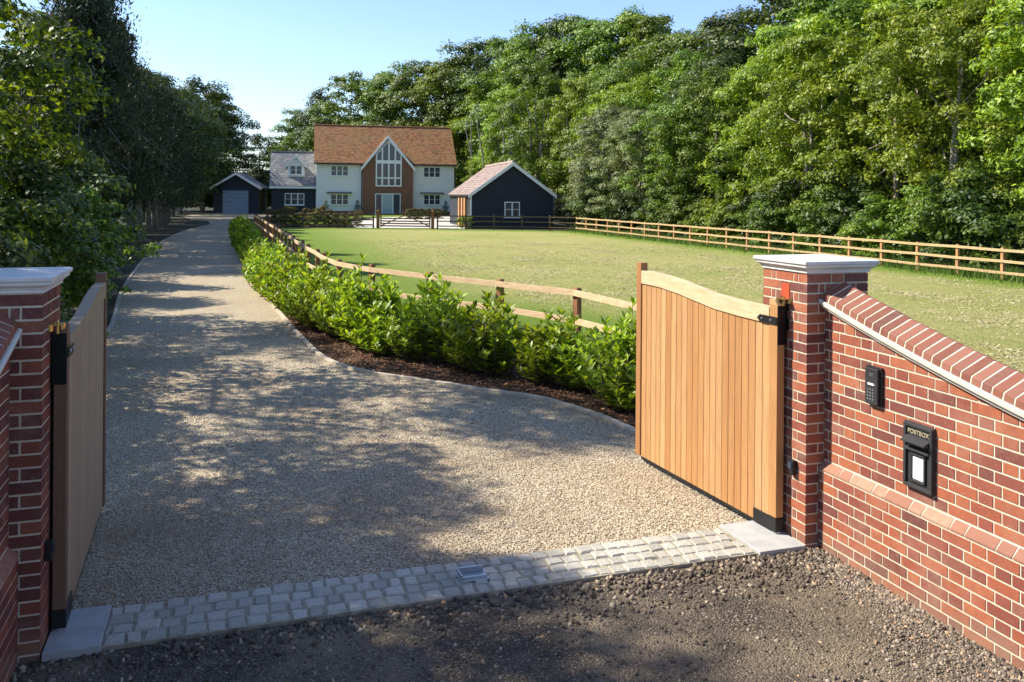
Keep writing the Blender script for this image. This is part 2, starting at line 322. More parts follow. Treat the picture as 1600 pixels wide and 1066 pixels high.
D2 = Vector((0.949, 0.315, 0)).normalized(); D1 = Vector((-D2.y, D2.x, 0))   # along the gate line / into the property
CR = Vector((2.209, 6.45, 0)); CL = Vector((-2.627, 4.846, 0)); W = 0.5525
YAW = math.atan2(D2.y, D2.x)
# fence / wood line on the right of the field
def hz(x, y):
    d = (x - FA.x) * fn.x + (y - FA.y) * fn.y
    z = max(0.0, d - 7.0) * 0.16
    z += max(0.0, y - 128) * 0.05
    return min(z, 14.0)
# ================================================================ GROUND
def sheet(name, pts, z, mat, kind='structure'):
    n = len(pts)
    me = bpy.data.meshes.new(name); import bmesh
    bm = bmesh.new(); vs = [bm.verts.new((p[0], p[1], z)) for p in pts]; f = bm.faces.new(vs)
    if f.normal.z < 0: f.normal_flip()
    bm.normal_update()
    if f.normal.z < 0: f.normal_flip()
    bmesh.ops.triangulate(bm, faces=[f]); bm.to_mesh(me); bm.free(); me.materials.append(mat)
    o = link(name, me); set_props(o, kind=kind); return o
gx = np.concatenate([np.linspace(-1500, -130, 8), np.linspace(-120, 160, 141), np.linspace(180, 1500, 8)])
gy = np.concatenate([np.linspace(-400, -40, 5), np.linspace(-30, 250, 141), np.linspace(270, 1800, 8)])
X, Y = np.meshgrid(gx, gy); d = (X - FA.x) * fn.x + (Y - FA.y) * fn.y
Z = np.minimum(np.maximum(0, d - 7) * 0.16 + np.maximum(0, Y - 128) * 0.05, 14)
nx, ny = len(gx), len(gy); idx = np.arange(nx * ny).reshape(ny, nx)
quads = np.stack([idx[:-1, :-1], idx[:-1, 1:], idx[1:, 1:], idx[1:, :-1]], -1).reshape(-1, 4)
g = link('ground', mesh_np('ground', np.stack([X, Y, Z], -1).reshape(-1, 3), quads, M['soil'], True)); g['kind'] = 'structure'
def smooth_path(pts, n=8):
    P = [Vector((p[0], p[1], 0)) for p in pts]; P = [P[0] * 2 - P[1]] + P + [P[-1] * 2 - P[-2]]; out = []
    for i in range(1, len(P) - 2):
        for k in range(n):
            t = k / n; a, b, c, d = P[i - 1:i + 3]
            out.append(0.5 * ((2 * b) + (c - a) * t + (2 * a - 5 * b + 4 * c - d) * t * t + (3 * b - a - 3 * c + d) * t ** 3))
    out.append(P[-2]); return out
right_edge_px = [(997.6, 680.6), (927.5, 649.7), (845, 625), (762.5, 612.6), (700, 603), (638.8, 594), (556, 579.6), (506.8, 561), (473.8, 532), (432.5, 484.7), (403.6, 443.4), (383, 408), (368.6, 375.4), (367, 356)]
RE = [px(*p) for p in right_edge_px]
RE = [CR + D1 * 1.55 + D2 * 0.65, CR + D1 * 1.9 + D2 * 0.1] + RE
RE = smooth_path(RE, 6)
left_edge_px = [(166, 525), (198, 442), (248, 382), (289, 361.5), (330, 351)]
LE = [CL - D2 * 0.75 + D1 * 0.55, CL - D2 * 0.95 + D1 * 2.2, CL - D2 * 1.3 + D1 * 5] + [px(*p) for p in left_edge_px]
LE = smooth_path(LE, 6)
AP = 0.62                                   # depth of the sett strip measured along D1
S0 = CL - D2 * 0.02; 
far_r = [px(366, 346), px(400, 341), px(428, 338), px(428, 334.2)]
far_l = [px(330, 334.2), px(300, 335.5), px(285, 338), px(300, 343.5), px(326, 345.5)]
drive_poly = [CL - D2 * 0.75 + D1 * 0.5, CR + D2 * 0.65 + D1 * 0.5] + RE + far_r + far_l + LE[::-1]
sheet('driveway', drive_poly, 0.008, M['gravel'])
# mulch bed between drive edge and fence
fence_px = [(1040, 470), (997, 467), (927, 451), (792, 435), (678, 423.6), (589, 414.6), (536, 405.5), (511, 398), (499, 389.5), (485, 383.7), (474, 377), (464, 371.8), (457.5, 366.5), (440, 357), (416, 344), (398, 334)]
FP = [px(u, v, 1.0) for u, v in fence_px]
FP = [Vector((p.x, p.y, 0)) for p in FP]; FP = [FP[0] + (FP[0] - FP[1]).normalized() * 1.5 + Vector((0, -0.3, 0))] + FP
FPs = smooth_path(FP, 5)
sheet('mulch_bed', RE + [p + Vector((0.25, 0.25, 0)) for p in FPs[::-1]], 0.012, M['mulch'])
# lawn: from the near fence to the right fence and to the front fence
FC = [px(418, 356.5), px(590, 357.2), px(676, 358.3), px(720, 359), px(847, 361), px(901, 362)]
ext = FA - fdir * 26
lawn_poly = [p for p in FPs if p.y < 62] + FC + [FA, ext, Vector((CR.x + 1.2, 6.6, 0)), Vector((CR.x + 0.9, 9.0, 0))]
sheet('lawn', lawn_poly, 0.0, M['lawn'])
def seg_dist(P, A, B):
    d = np.array([B[0] - A[0], B[1] - A[1]]); t = np.clip(((P - np.array([A[0], A[1]])) @ d) / (d @ d), 0, 1); return np.linalg.norm(P - (np.array([A[0], A[1]]) + t[:, None] * d), axis=1)
def poly_dist(P, path): return np.min([seg_dist(P, a, b) for a, b in zip(path[:-1], path[1:])], axis=0)
def inpoly(P, poly):
    x, y = P[:, 0], P[:, 1]; c = np.zeros(len(P), bool); n = len(poly); j = n - 1
    for i in range(n):
        xi, yi, xj, yj = poly[i][0], poly[i][1], poly[j][0], poly[j][1]
        if abs(yj - yi) > 1e-9: c ^= ((yi > y) != (yj > y)) & (x < (xj - xi) * (y - yi) / (yj - yi) + xi)
        j = i
    return c
def dryness(P):
    s_ = lambda x: np.clip(x, 0, 1) ** 2 * (3 - 2 * np.clip(x, 0, 1))
    near = s_((poly_dist(P, FPs) - 1.6) / (2.6 + .12 * np.clip(P[:, 1] - 15, 0, 60)))
    right = s_((poly_dist(P, [ext, FA, FB]) - .6) / 2.2); front_ = s_((poly_dist(P, FC) - .8) / 3.0)
    return near * right * front_
bpy.data.objects.remove(bpy.data.objects['lawn'])
gx_, gy_ = np.arange(-24, 26, .4), np.arange(6, 72, .4); XX, YY = np.meshgrid(gx_, gy_); nn_x = len(gx_); ii = np.arange(XX.size).reshape(XX.shape)
Q = np.stack([ii[:-1, :-1], ii[:-1, 1:], ii[1:, 1:], ii[1:, :-1]], -1).reshape(-1, 4); PP = np.stack([XX.ravel(), YY.ravel()], -1)
Q = Q[inpoly(PP[Q].mean(1), lawn_poly)]; us = np.unique(Q); rm = np.zeros(XX.size, int); rm[us] = np.arange(len(us)); PP = PP[us]
und = .012 * (np.sin(PP[:, 0] * .7) * np.sin(PP[:, 1] * .5) + np.sin(PP[:, 0] * 1.9 + PP[:, 1] * 1.3) * .4)
lme = mesh_np('lawn', np.concatenate([PP, (und + .022)[:, None]], 1), rm[Q], M['lawn'], True)
at_ = lme.attributes.new('dry', 'FLOAT', 'POINT'); at_.data.foreach_set('value', dryness(PP).astype(np.float32))
lo = link('lawn', lme); lo['kind'] = 'structure'
sheet('lawn_margin', lawn_poly, 0.004, M['lawn'])
sheet('garden_lawn', [px(440, 352), px(560, 352), px(560, 338), px(420, 337)], 0.006, M['lawn'])
sheet('courtyard', [px(556, 356.2), px(700, 357), px(728, 358.4), px(722, 340), px(700, 338), px(600, 339.5), px(548, 347)], 0.009, M['paving'])
sheet('far_lawn', [px(720, 342), px(735, 330), px(700, 329), px(380, 330), px(410, 337), px(480, 338)], 0.007, M['lawn'])
# foreground road
rf = [CL + D1 * 0.12 - D2 * 3, CR + D1 * 0.12 + D2 * 0.5, CR + D2 * 3 - D1 * 2.0, CR + D2 * 9 - D1 * 9, Vector((20, -12, 0)), Vector((-20, -12, 0)), CL - D2 * 9 - D1 * 3]
sheet('access_road', rf, 0.004, M['rough'])
# bed at the left of the drive
sheet('verge', LE + [px(326, 345.5), px(300, 343.5), px(285, 338), px(240, 338), px(60, 380), Vector((-16, 9, 0)), Vector((-7, 6, 0))], 0.006, M['soil'])
# kerbs
def kerb(name, path, w, h, mat):
    mb = MB(); rng = random.Random(3); seg = []; acc = 0
    for a, b in zip(path[:-1], path[1:]):
        d = (b - a); L = d.length
        if L < 1e-4: continue
        d.normalize(); n = Vector((-d.y, d.x, 0))
        dz = rng.uniform(-0.003, 0.003)
        mb.hexa([a + n * w / 2 + Vector((0, 0, -0.05)), a - n * w / 2 + Vector((0, 0, -0.05)), b - n * w / 2 + Vector((0, 0, -0.05)), b + n * w / 2 + Vector((0, 0, -0.05)),
                 a + n * w / 2 + Vector((0, 0, h + dz)), a - n * w / 2 + Vector((0, 0, h + dz)), b - n * w / 2 + Vector((0, 0, h + dz)), b + n * w / 2 + Vector((0, 0, h + dz))])
    o = mb.build(name, mat, bevel=0.004); o['kind'] = 'structure'; return o
kerb('kerb', RE[6:] + far_r[:2], 0.07, 0.045, M['kerb'])
kerb('kerb', LE[2:] + [px(326, 345.5), px(300, 343.5), px(285, 338)], 0.08, 0.04, M['kerb'])
# ---- loose pebbles, mulch chips, rubble, grass (mass of small pieces)
def inpoly(P, poly):
    x, y = P[:, 0], P[:, 1]; c = np.zeros(len(P), bool); n = len(poly); j = n - 1
    for i in range(n):
        xi, yi, xj, yj = poly[i][0], poly[i][1], poly[j][0], poly[j][1]
        if abs(yj - yi) > 1e-9: c ^= ((yi > y) != (yj > y)) & (x < (xj - xi) * (y - yi) / (yj - yi) + xi)
        j = i
    return c
OCT = np.array([(1, 0, 0), (-1, 0, 0), (0, 1, 0), (0, -1, 0), (0, 0, 1), (0, 0, -1)], float)
OCF = np.array([(0, 2, 4), (2, 1, 4), (1, 3, 4), (3, 0, 4), (2, 0, 5), (1, 2, 5), (3, 1, 5), (0, 3, 5)])
t_ = (1 + 5 ** .5) / 2
ICO = np.array([(-1, t_, 0), (1, t_, 0), (-1, -t_, 0), (1, -t_, 0), (0, -1, t_), (0, 1, t_), (0, -1, -t_), (0, 1, -t_), (t_, 0, -1), (t_, 0, 1), (-t_, 0, -1), (-t_, 0, 1)]) / 1.9
ICF = np.array([(0, 11, 5), (0, 5, 1), (0, 1, 7), (0, 7, 10), (0, 10, 11), (1, 5, 9), (5, 11, 4), (11, 10, 2), (10, 7, 6), (7, 1, 8), (3, 9, 4), (3, 4, 2), (3, 2, 6), (3, 6, 8), (3, 8, 9), (4, 9, 5), (2, 4, 11), (6, 2, 10), (8, 6, 7), (9, 8, 1)])
def rotm(rng, n):
    q = rng.normal(size=(n, 4)); q /= np.linalg.norm(q, axis=1)[:, None]; w_, x, y, z = q.T
    return np.stack([1 - 2 * (y * y + z * z), 2 * (x * y - z * w_), 2 * (x * z + y * w_), 2 * (x * y + z * w_), 1 - 2 * (x * x + z * z), 2 * (y * z - x * w_), 2 * (x * z - y * w_), 2 * (y * z + x * w_), 1 - 2 * (x * x + y * y)], -1).reshape(n, 3, 3)
def scatter(name, P, size, mat, tv, tf, rng, squash=(1, 1, 0.7), jit=0.25, zoff=0.0, flat=False):
    n = len(P); k = len(tv)
    V = tv[None] * (1 + rng.uniform(-jit, jit, (n, k, 1))) * np.array(squash)[None, None]
    if flat:
        a = rng.uniform(0, 6.283, n); ti = rng.normal(0, .35, (n, 2)); R = np.zeros((n, 3, 3)); R[:, 0, 0] = np.cos(a); R[:, 0, 1] = -np.sin(a); R[:, 1, 0] = np.sin(a); R[:, 1, 1] = np.cos(a); R[:, 2, 2] = 1; R[:, 2, 0] = ti[:, 0]; R[:, 2, 1] = ti[:, 1]
    else: R = rotm(rng, n)
    V = np.einsum('nij,nkj->nki', R, V) * size[:, None, None] + P[:, None]; V[..., 2] += zoff
    Fc = (tf[None] + (np.arange(n) * k)[:, None, None]).reshape(-1, tf.shape[1])
    o = link(name, mesh_np(name, V.reshape(-1, 3), Fc, mat)); return o
def stonemat(name, cols, stain=None):
    t = NT(name); c = t.ramp(t.rnd(), cols)
    if stain: c = t.mix(t.ramp(t.noise(t.co(), 0.55, 5, 0.65), [(0.44, 0.0), (0.66, 0.62)]), c, stain)
    c = t.mix(t.ramp(t.noise(t.co(), 120, 3), [(0.45, 0), (0.85, 0.35)]), c, (0.16, 0.13, 0.09)); return t.done(c, 0.8, 0.3)
M['pebble'] = stonemat('pebble', [(0.0, (0.22, 0.17, 0.115)), (0.25, (0.45, 0.36, 0.25)), (0.6, (0.64, 0.54, 0.40)), (0.85, (0.76, 0.69, 0.57)), (1.0, (0.36, 0.26, 0.17))], (0.30, 0.21, 0.13))
M['rubble'] = stonemat('rubble', [(0.0, (0.055, 0.041, 0.029)), (0.5, (0.115, 0.089, 0.063)), (0.85, (0.19, 0.15, 0.107)), (0.97, (0.40, 0.33, 0.235)), (1.0, (0.50, 0.30, 0.15))])
M['chip'] = stonemat('bark_chip', [(0.0, (0.045, 0.02, 0.01)), (0.5, (0.12, 0.055, 0.028)), (0.85, (0.24, 0.12, 0.06)), (1.0, (0.42, 0.28, 0.17))])
rng = np.random.default_rng(5)
def pts_in(poly, n, x0, x1, y0, y1, dens=None):
    P = np.stack([rng.uniform(x0, x1, n), rng.uniform(y0, y1, n)], -1)
    if dens is not None: P = P[rng.uniform(size=n) < dens(P)]
    P = P[inpoly(P, [(p[0], p[1]) for p in poly])]
    return np.concatenate([P, np.zeros((len(P), 1))], 1)
P = pts_in(drive_poly, 300000, -7, 4, 5, 17, lambda P: np.clip((19 - P[:, 1]) / 12, 0.1, 1))
o = scatter('loose_gravel', P, rng.uniform(0.0035, 0.0095, len(P)), M['pebble'], OCT, OCF, rng, zoff=0.013); set_props(o, kind='stuff', label='pale angular gravel loose over the whole driveway surface')
P = pts_in(rf, 60000, -5, 5, 3.2, 8, None)
e = (P[:, 0] - CR.x) * D2.x + (P[:, 1] - CR.y) * D2.y; dd = -((P[:, 0] - CR.x) * D1.x + (P[:, 1] - CR.y) * D1.y)
sz = rng.uniform(0.003, 0.009, len(P)) * rng.choice([1, 1, 1, 1, 1, 2.2], len(P))
near = (dd < 0.55) & (e > -2.2); sz = np.where(near & (rng.uniform(size=len(P)) < 0.28), rng.uniform(0.010, 0.030, len(P)), sz)
near2 = (dd < 0.25); sz = np.where(near2 & (rng.uniform(size=len(P)) < 0.3), rng.uniform(0.012, 0.028, len(P)), sz)
wallside = (e > 0.02 - 0.0) & (e < 0.16); sz = np.where(wallside & (rng.uniform(size=len(P)) < 0.5), rng.uniform(0.012, 0.03, len(P)), sz)
keep = ~((dd < -0.0)) & (e < 0.14)
P, sz = P[keep], sz[keep]
o = scatter('rubble', P, sz, M['rubble'], ICO, ICF, rng, (1, 0.72, 0.55), 0.42, zoff=0.004); set_props(o, kind='stuff', label='dark broken stones and crushed planings in front of the sett threshold')
M['rubble_pale'] = stonemat('rubble_pale', [(0.0, (0.10, 0.08, 0.06)), (0.5, (0.21, 0.17, 0.125)), (0.85, (0.36, 0.30, 0.23)), (0.96, (0.50, 0.30, 0.16)), (1.0, (0.10, 0.085, 0.07))])
n_ = 15000; tt = rng.uniform(-0.05, 3.2, n_); ee = 0.14 - np.abs(rng.normal(0, 1, n_)) * (0.08 + 0.17 * np.clip(tt, 0, 2)) * (1 + .35 * np.sin(tt * 5.0)); P = np.stack([CR.x + D2.x * ee - D1.x * tt, CR.y + D2.y * ee - D1.y * tt, np.zeros(n_)], -1)
sz = rng.uniform(0.003, 0.010, n_) * rng.choice([1, 1, 1, 1, 2.0], n_)
o = scatter('pale_rubble', P, sz, M['rubble_pale'], ICO, ICF, rng, (1, 0.72, 0.55), 0.42, zoff=0.006); set_props(o, kind='stuff', label='pale crushed rubble spread along the foot of the right wall')
n_ = 900; ss = rng.uniform(.6, 5.3, n_); ss = np.where(rng.uniform(size=n_) < .5, 5.25 - np.abs(rng.normal(0, .8, n_)), ss); td = -np.abs(rng.normal(0, .13, n_)) - .015; P = np.stack([CL.x + D2.x * ss + D1.x * td, CL.y + D2.y * ss + D1.y * td, np.zeros(n_)], -1); P = P[ss < 5.2]
o = scatter('clods', P, rng.uniform(0.010, 0.030, len(P)), M['rubble'], ICO, ICF, rng, (1, 0.65, 0.5), 0.55, zoff=0.008); set_props(o, kind='stuff', label='rough brown clods of earth along the road edge of the setts')
bed_poly = RE + [p for p in FPs[::-1]]
P = pts_in(bed_poly, 60000, -9, 4.5, 8, 22, None)
BOX8 = np.array([(-1, -.35, -.12), (1, -.35, -.12), (1, .35, -.12), (-1, .35, -.12), (-1, -.35, .12), (1, -.35, .12), (1, .35, .12), (-1, .35, .12)])
BF = np.array([(3, 2, 1, 0), (4, 5, 6, 7), (0, 1, 5, 4), (1, 2, 6, 5), (2, 3, 7, 6), (3, 0, 4, 7)])
o = scatter('bark_chips', P, rng.uniform(0.010, 0.03, len(P)), M['chip'], BOX8, BF, rng, (1, 1, 1), 0.2, zoff=0.02, flat=True); set_props(o, kind='stuff', label='dark brown bark mulch chips under the laurel row')
# grass blades on the lawn
def blades(name, P, h, wdt, mat, lean=0.5):
    n = len(P); a = rng.uniform(0, 6.283, n); dx = np.cos(a) * wdt; dy = np.sin(a) * wdt
    b = rng.uniform(0, 6.283, n); L = rng.uniform(0, lean, n) * h
    V = np.zeros((n, 3, 3)); V[:, 0] = P; V[:, 1] = P; V[:, 2] = P
    V[:, 0, 0] -= dx; V[:, 0, 1] -= dy; V[:, 1, 0] += dx; V[:, 1, 1] += dy; V[:, 2, 0] += np.cos(b) * L; V[:, 2, 1] += np.sin(b) * L; V[:, 2, 2] += h
    o = link(name, mesh_np(name, V.reshape(-1, 3), np.arange(n * 3).reshape(n, 3), mat)); return o
P = pts_in(lawn_poly, 420000, -8, 22, 8, 45, lambda P: np.clip(14 / P[:, 1], 0.15, 1) ** 1.2)
P[:, 2] = .015
o = blades('grass', P, rng.uniform(0.012, 0.035, len(P)), rng.uniform(0.003, 0.006, len(P)), M['grass'], 1.0); set_props(o, kind='stuff', label='short mown grass with dry clippings over the field')
M['clipping'] = stonemat('dry_clipping', [(0.0, (0.34, 0.29, 0.13)), (0.4, (0.54, 0.47, 0.25)), (0.8, (0.70, 0.62, 0.38)), (1.0, (0.36, 0.38, 0.10))])
Cc = pts_in(lawn_poly, 26000, -12, 24, 9, 48, lambda P: np.clip(20 / P[:, 1], .2, 1))
dl = dryness(Cc[:, :2]) - rng.uniform(.25, .9, len(Cc))
wv = np.sin(Cc[:, 0] * 1.9 + 1.3 * np.sin(Cc[:, 1] * .8)) + np.sin(Cc[:, 1] * 1.1 + 2 * np.sin(Cc[:, 0] * .6))
Cc = Cc[(dl > 0) & (wv + rng.normal(0, .9, len(Cc)) > 0.0)]
kk = rng.integers(5, 22, len(Cc)); P = np.repeat(Cc, kk, 0) + np.array([0, 0, .02]) + np.concatenate([rng.normal(0, .10, (kk.sum(), 2)) * np.array([1.4, .8]), rng.uniform(.004, .028, (kk.sum(), 1))], 1)
o = scatter('dry_clippings', P, rng.uniform(0.02, 0.05, len(P)), M['clipping'], BOX8, BF, rng, (1, .32, .3), 0.2, flat=True); set_props(o, kind='stuff', label='tan dry mowing clippings lying in clumps over the field')
# long grass under the right fence
tt = rng.uniform(-14, 37, 60000); off = rng.normal(1.0, 0.7, 60000)
P = np.stack([FA.x + fdir.x * tt + fn.x * off, FA.y + fdir.y * tt + fn.y * off, np.zeros(60000)], -1)
M['long_grass'] = leafmat('long_grass', [(0.03, 0.07, 0.010), (0.07, 0.14, 0.02), (0.15, 0.22, 0.05)], rough=0.6, trans=0.3, clump=0.6)
o = blades('long_grass', P, rng.uniform(0.1, 0.4, len(P)), rng.uniform(0.01, 0.02, len(P)), M['long_grass'], 0.7); set_props(o, kind='stuff', label='long uncut grass and weeds behind the right field fence')

# ================================================================ SETTS, SLABS, GATE STOP
mb = MB(); rr = random.Random(11)
total = (CR - CL).dot(D2); s_start, s_end = 0.30 + 0.02, total - 0.42
mb2 = MB(); 
def loc2(s, t, z): return CL + D2 * s + D1 * (t + (0.0)) + Vector((0, 0, z))
mb2.hexa([loc2(s_start - 0.02, 0.0, -0.05), loc2(s_end + 0.02, 0.0, -0.05), loc2(s_end + .02, 0.50, -0.05), loc2(s_start - .02, .50, -0.05), loc2(s_start - 0.02, 0.0, 0.028), loc2(s_end + 0.02, 0.0, 0.028), loc2(s_end + .02, 0.50, 0.028), loc2(s_start - .02, .50, 0.028)], 1)
for row in range(4):
    s = s_start - rr.uniform(0, 0.08) * (row % 2); t0 = 0.008 + row * 0.124
    while s < s_end - 0.03:
        L = rr.uniform(0.09, 0.145); e1 = min(s + L, s_end); s0 = max(s, s_start)
        if e1 - s0 > 0.03:
            j = lambda: rr.uniform(-0.009, 0.009)
            dz = rr.uniform(-0.006, 0.006); zt = 0.038 + dz; ins = 0.012
            b4 = [(s0 + j(), t0 + j()), (e1 - 0.014 + j(), t0 + j()), (e1 - 0.014 + j(), t0 + 0.11 + j()), (s0 + j(), t0 + 0.11 + j())]
            cx, cy = sum(p[0] for p in b4) / 4, sum(p[1] for p in b4) / 4
            m4 = [loc2(a, b, zt - 0.012) for a, b in b4]
            top = [loc2(a + (cx - a) * 0.16, b + (cy - b) * 0.16, zt + rr.uniform(-.002, .002)) for a, b in b4]
            bot = [loc2(a, b, -0.03) for a, b in b4]
            mb2.add(bot + m4 + top, [(0, 1, 5, 4), (1, 2, 6, 5), (2, 3, 7, 6), (3, 0, 4, 7), (4, 5, 9, 8), (5, 6, 10, 9), (6, 7, 11, 10), (7, 4, 8, 11), (8, 9, 10, 11)], 0)
        s = e1
o = mb2.build('sett_threshold', [M['sett'], M['sand']]); o['kind'] = 'structure'
for nm, s0, s1, t0, t1, lb in (('stone_slab', 0.01, 0.31, -0.02, 0.50, 'smooth grey stone slab under the shaded left gate leaf'), ('stone_slab', total - 0.41, total - 0.015, -0.03, 0.52, 'smooth pale stone slab under the sunlit right gate leaf')):
    m_ = MB(); m_.hexa([loc2(a, b, z) for z in (-0.08, 0.05) for a, b in ((s0, t0), (s1, t0), (s1, t1), (s0, t1))])
    o = m_.build(nm, M['slab'], bevel=0.005); set_props(o, lb, 'slab', 'hinge slabs')
# gate stop: galvanised catch plate set in the setts
gp = px(738, 898, 0.05)
gs = root('gate_stop', (gp.x, gp.y, 0.035), YAW, 'small galvanised steel gate stop set in the middle of the granite setts', 'gate stop')
m_ = MB(); m_.box(-0.10, 0.10, -0.075, 0.075, 0.0, 0.012); m_.build('base_plate', M['steel'], gs, bevel=0.002)
m_ = MB(); m_.prism([(-0.09, 0.012), (0.09, 0.012), (0.09, 0.05), (-0.09, 0.05)], 0.045, 0.062); m_.prism([(-0.09, 0.012), (0.09, 0.012), (0.09, 0.03), (-0.09, 0.03)], -0.06, -0.045); m_.box(-0.095, -0.085, -0.06, 0.062, 0.012, 0.045); m_.build('stop_bar', M['steel'], gs, bevel=0.002)

# ================================================================ BRICK PILLARS AND WALLS
JT = 0.01
def brick_run(mb, O, ax, nrm, segs, z0, z1f, depth=0.03, proud=0.0, m0=0, m1=0, rr=random):
    """segs (a,b) along ax from O; outer plane at O + nrm*proud; z1f(a)-> max top"""
    for a, b in segs:
        za, zb = min(z0 + 0.0625, z1f(a)), min(z0 + 0.0625, z1f(b))
        if za - z0 < 0.012 and zb - z0 < 0.012: continue
        za, zb = max(za, z0 + 0.002), max(zb, z0 + 0.002)
        pr = proud + rr.uniform(-0.0012, 0.0012)
        o = lambda s, n, z: O + ax * s + nrm * n + Vector((0, 0, z))
        ia = a + (depth if m0 and a < 1e-3 else 0); ib = b - (depth if m1 and b > m1 - 1e-3 else 0)
        mb.hexa([o(a, pr, z0), o(b, pr, z0), o(ib, pr - depth, z0), o(ia, pr - depth, z0), o(a, pr, za), o(b, pr, zb), o(ib, pr - depth, zb), o(ia, pr - depth, za)])
def pillar(C, sgn, label, accent):
    """C = corner at the opening / road side; body extends sgn*D2 and +D1"""
    H = 2.07
    ctr = C + D2 * (sgn * W / 2) + D1 * (W / 2)
    rt = root('brick_pillar', ctr, YAW, label, 'pillar', 'gate pillars')
    L = lambda x, y, z=0: Vector((x, y, z))
    mb = MB(); rr = random.Random(5 if sgn > 0 else 9); h = W / 2
    faces = [(L(-h, -h), L(1, 0), L(0, -1)), (L(h, -h), L(0, 1), L(1, 0)), (L(h, h), L(-1, 0), L(0, 1)), (L(-h, h), L(0, -1), L(-1, 0))]
    z = H - 0.065 - 0.008; k = 0; courses = []
    while z > -0.2: courses.append(z); z -= 0.075
    for ci, z in enumerate(courses):
        for fi, (O, ax, n) in enumerate(faces):
            A = (ci + fi) % 2 == 0
            w = [0.215, 0.1025, 0.215] if A else [0.1025, 0.04625, 0.215, 0.04625, 0.1025]
            s = 0; segs = []
            for q in w: segs.append((s, min(s + q - (0.0025 if s + q < W - .01 else 0), W))); s += q + JT
            segs[-1] = (segs[-1][0], W)
            brick_run(mb, O, ax, n, segs, z, lambda a: H + 1, 0.03, 0, 1, W, rr)
    mb.build('brickwork', M['brick'] if sgn > 0 else M['brick_shaded'], rt)
    m_ = MB(); c_ = 0.004; m_.box(-h + c_, h - c_, -h + c_, h - c_, -0.2, H); m_.build('mortar_core', M['mortar'], rt)
    # moulded cap
    prof = [(h + 0.012, H - 0.002), (h + 0.012, H + 0.012), (h + 0.022, H + 0.028), (h + 0.044, H + 0.042), (h + 0.046, H + 0.062), (h + 0.058, H + 0.066), (h + 0.060, H + 0.088), (h + 0.040, H + 0.094), (0.0, H + 0.112)]
    V = []; Fc = []
    for r, zz in prof[:-1]: V += [(-r, -r, zz), (r, -r, zz), (r, r, zz), (-r, r, zz)]
    V.append((0, 0, prof[-1][1])); n = len(prof) - 1
    for i in range(n - 1):
        for k in range(4): Fc.append([i * 4 + k, i * 4 + (k + 1) % 4, (i + 1) * 4 + (k + 1) % 4, (i + 1) * 4 + k])
    for k in range(4): Fc.append([(n - 1) * 4 + k, (n - 1) * 4 + (k + 1) % 4, n * 4])
    Fc.append([3, 2, 1, 0]); link('coping_cap', mesh_np('cap', V, Fc, M['cap']), rt, bevel=0.003)
    return rt
PR = pillar(CR, 1, 'sunlit red brick pillar with pale stone cap beside the right gate leaf', True)
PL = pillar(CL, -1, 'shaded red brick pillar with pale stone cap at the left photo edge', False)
# red tile let into the reveal above the hinge
def on_reveal(C, sgn, s, z): return C + D1 * s + Vector((0, 0, z))
m_ = MB(); 
for z_, in ((1.845,),):
    O = CR + D1 * 0.21; n = -D2
    q = [O + n * a + D1 * b + Vector((0, 0, z)) for z in (z_, z_ + 0.125) for a, b in ((-0.01, 0), (0.0045, 0), (0.0045, 0.1), (-0.01, 0.1))]
    q = [PR.matrix_world.inverted() @ v if False else v for v in q]
    m_.hexa(q)
inv = (Matrix.Translation(PR.location) @ Matrix.Rotation(YAW, 4, 'Z')).inverted()
m_.V = [tuple(inv @ Vector(v)) for v in m_.V]
m_.build('padstone', M['red'], PR)

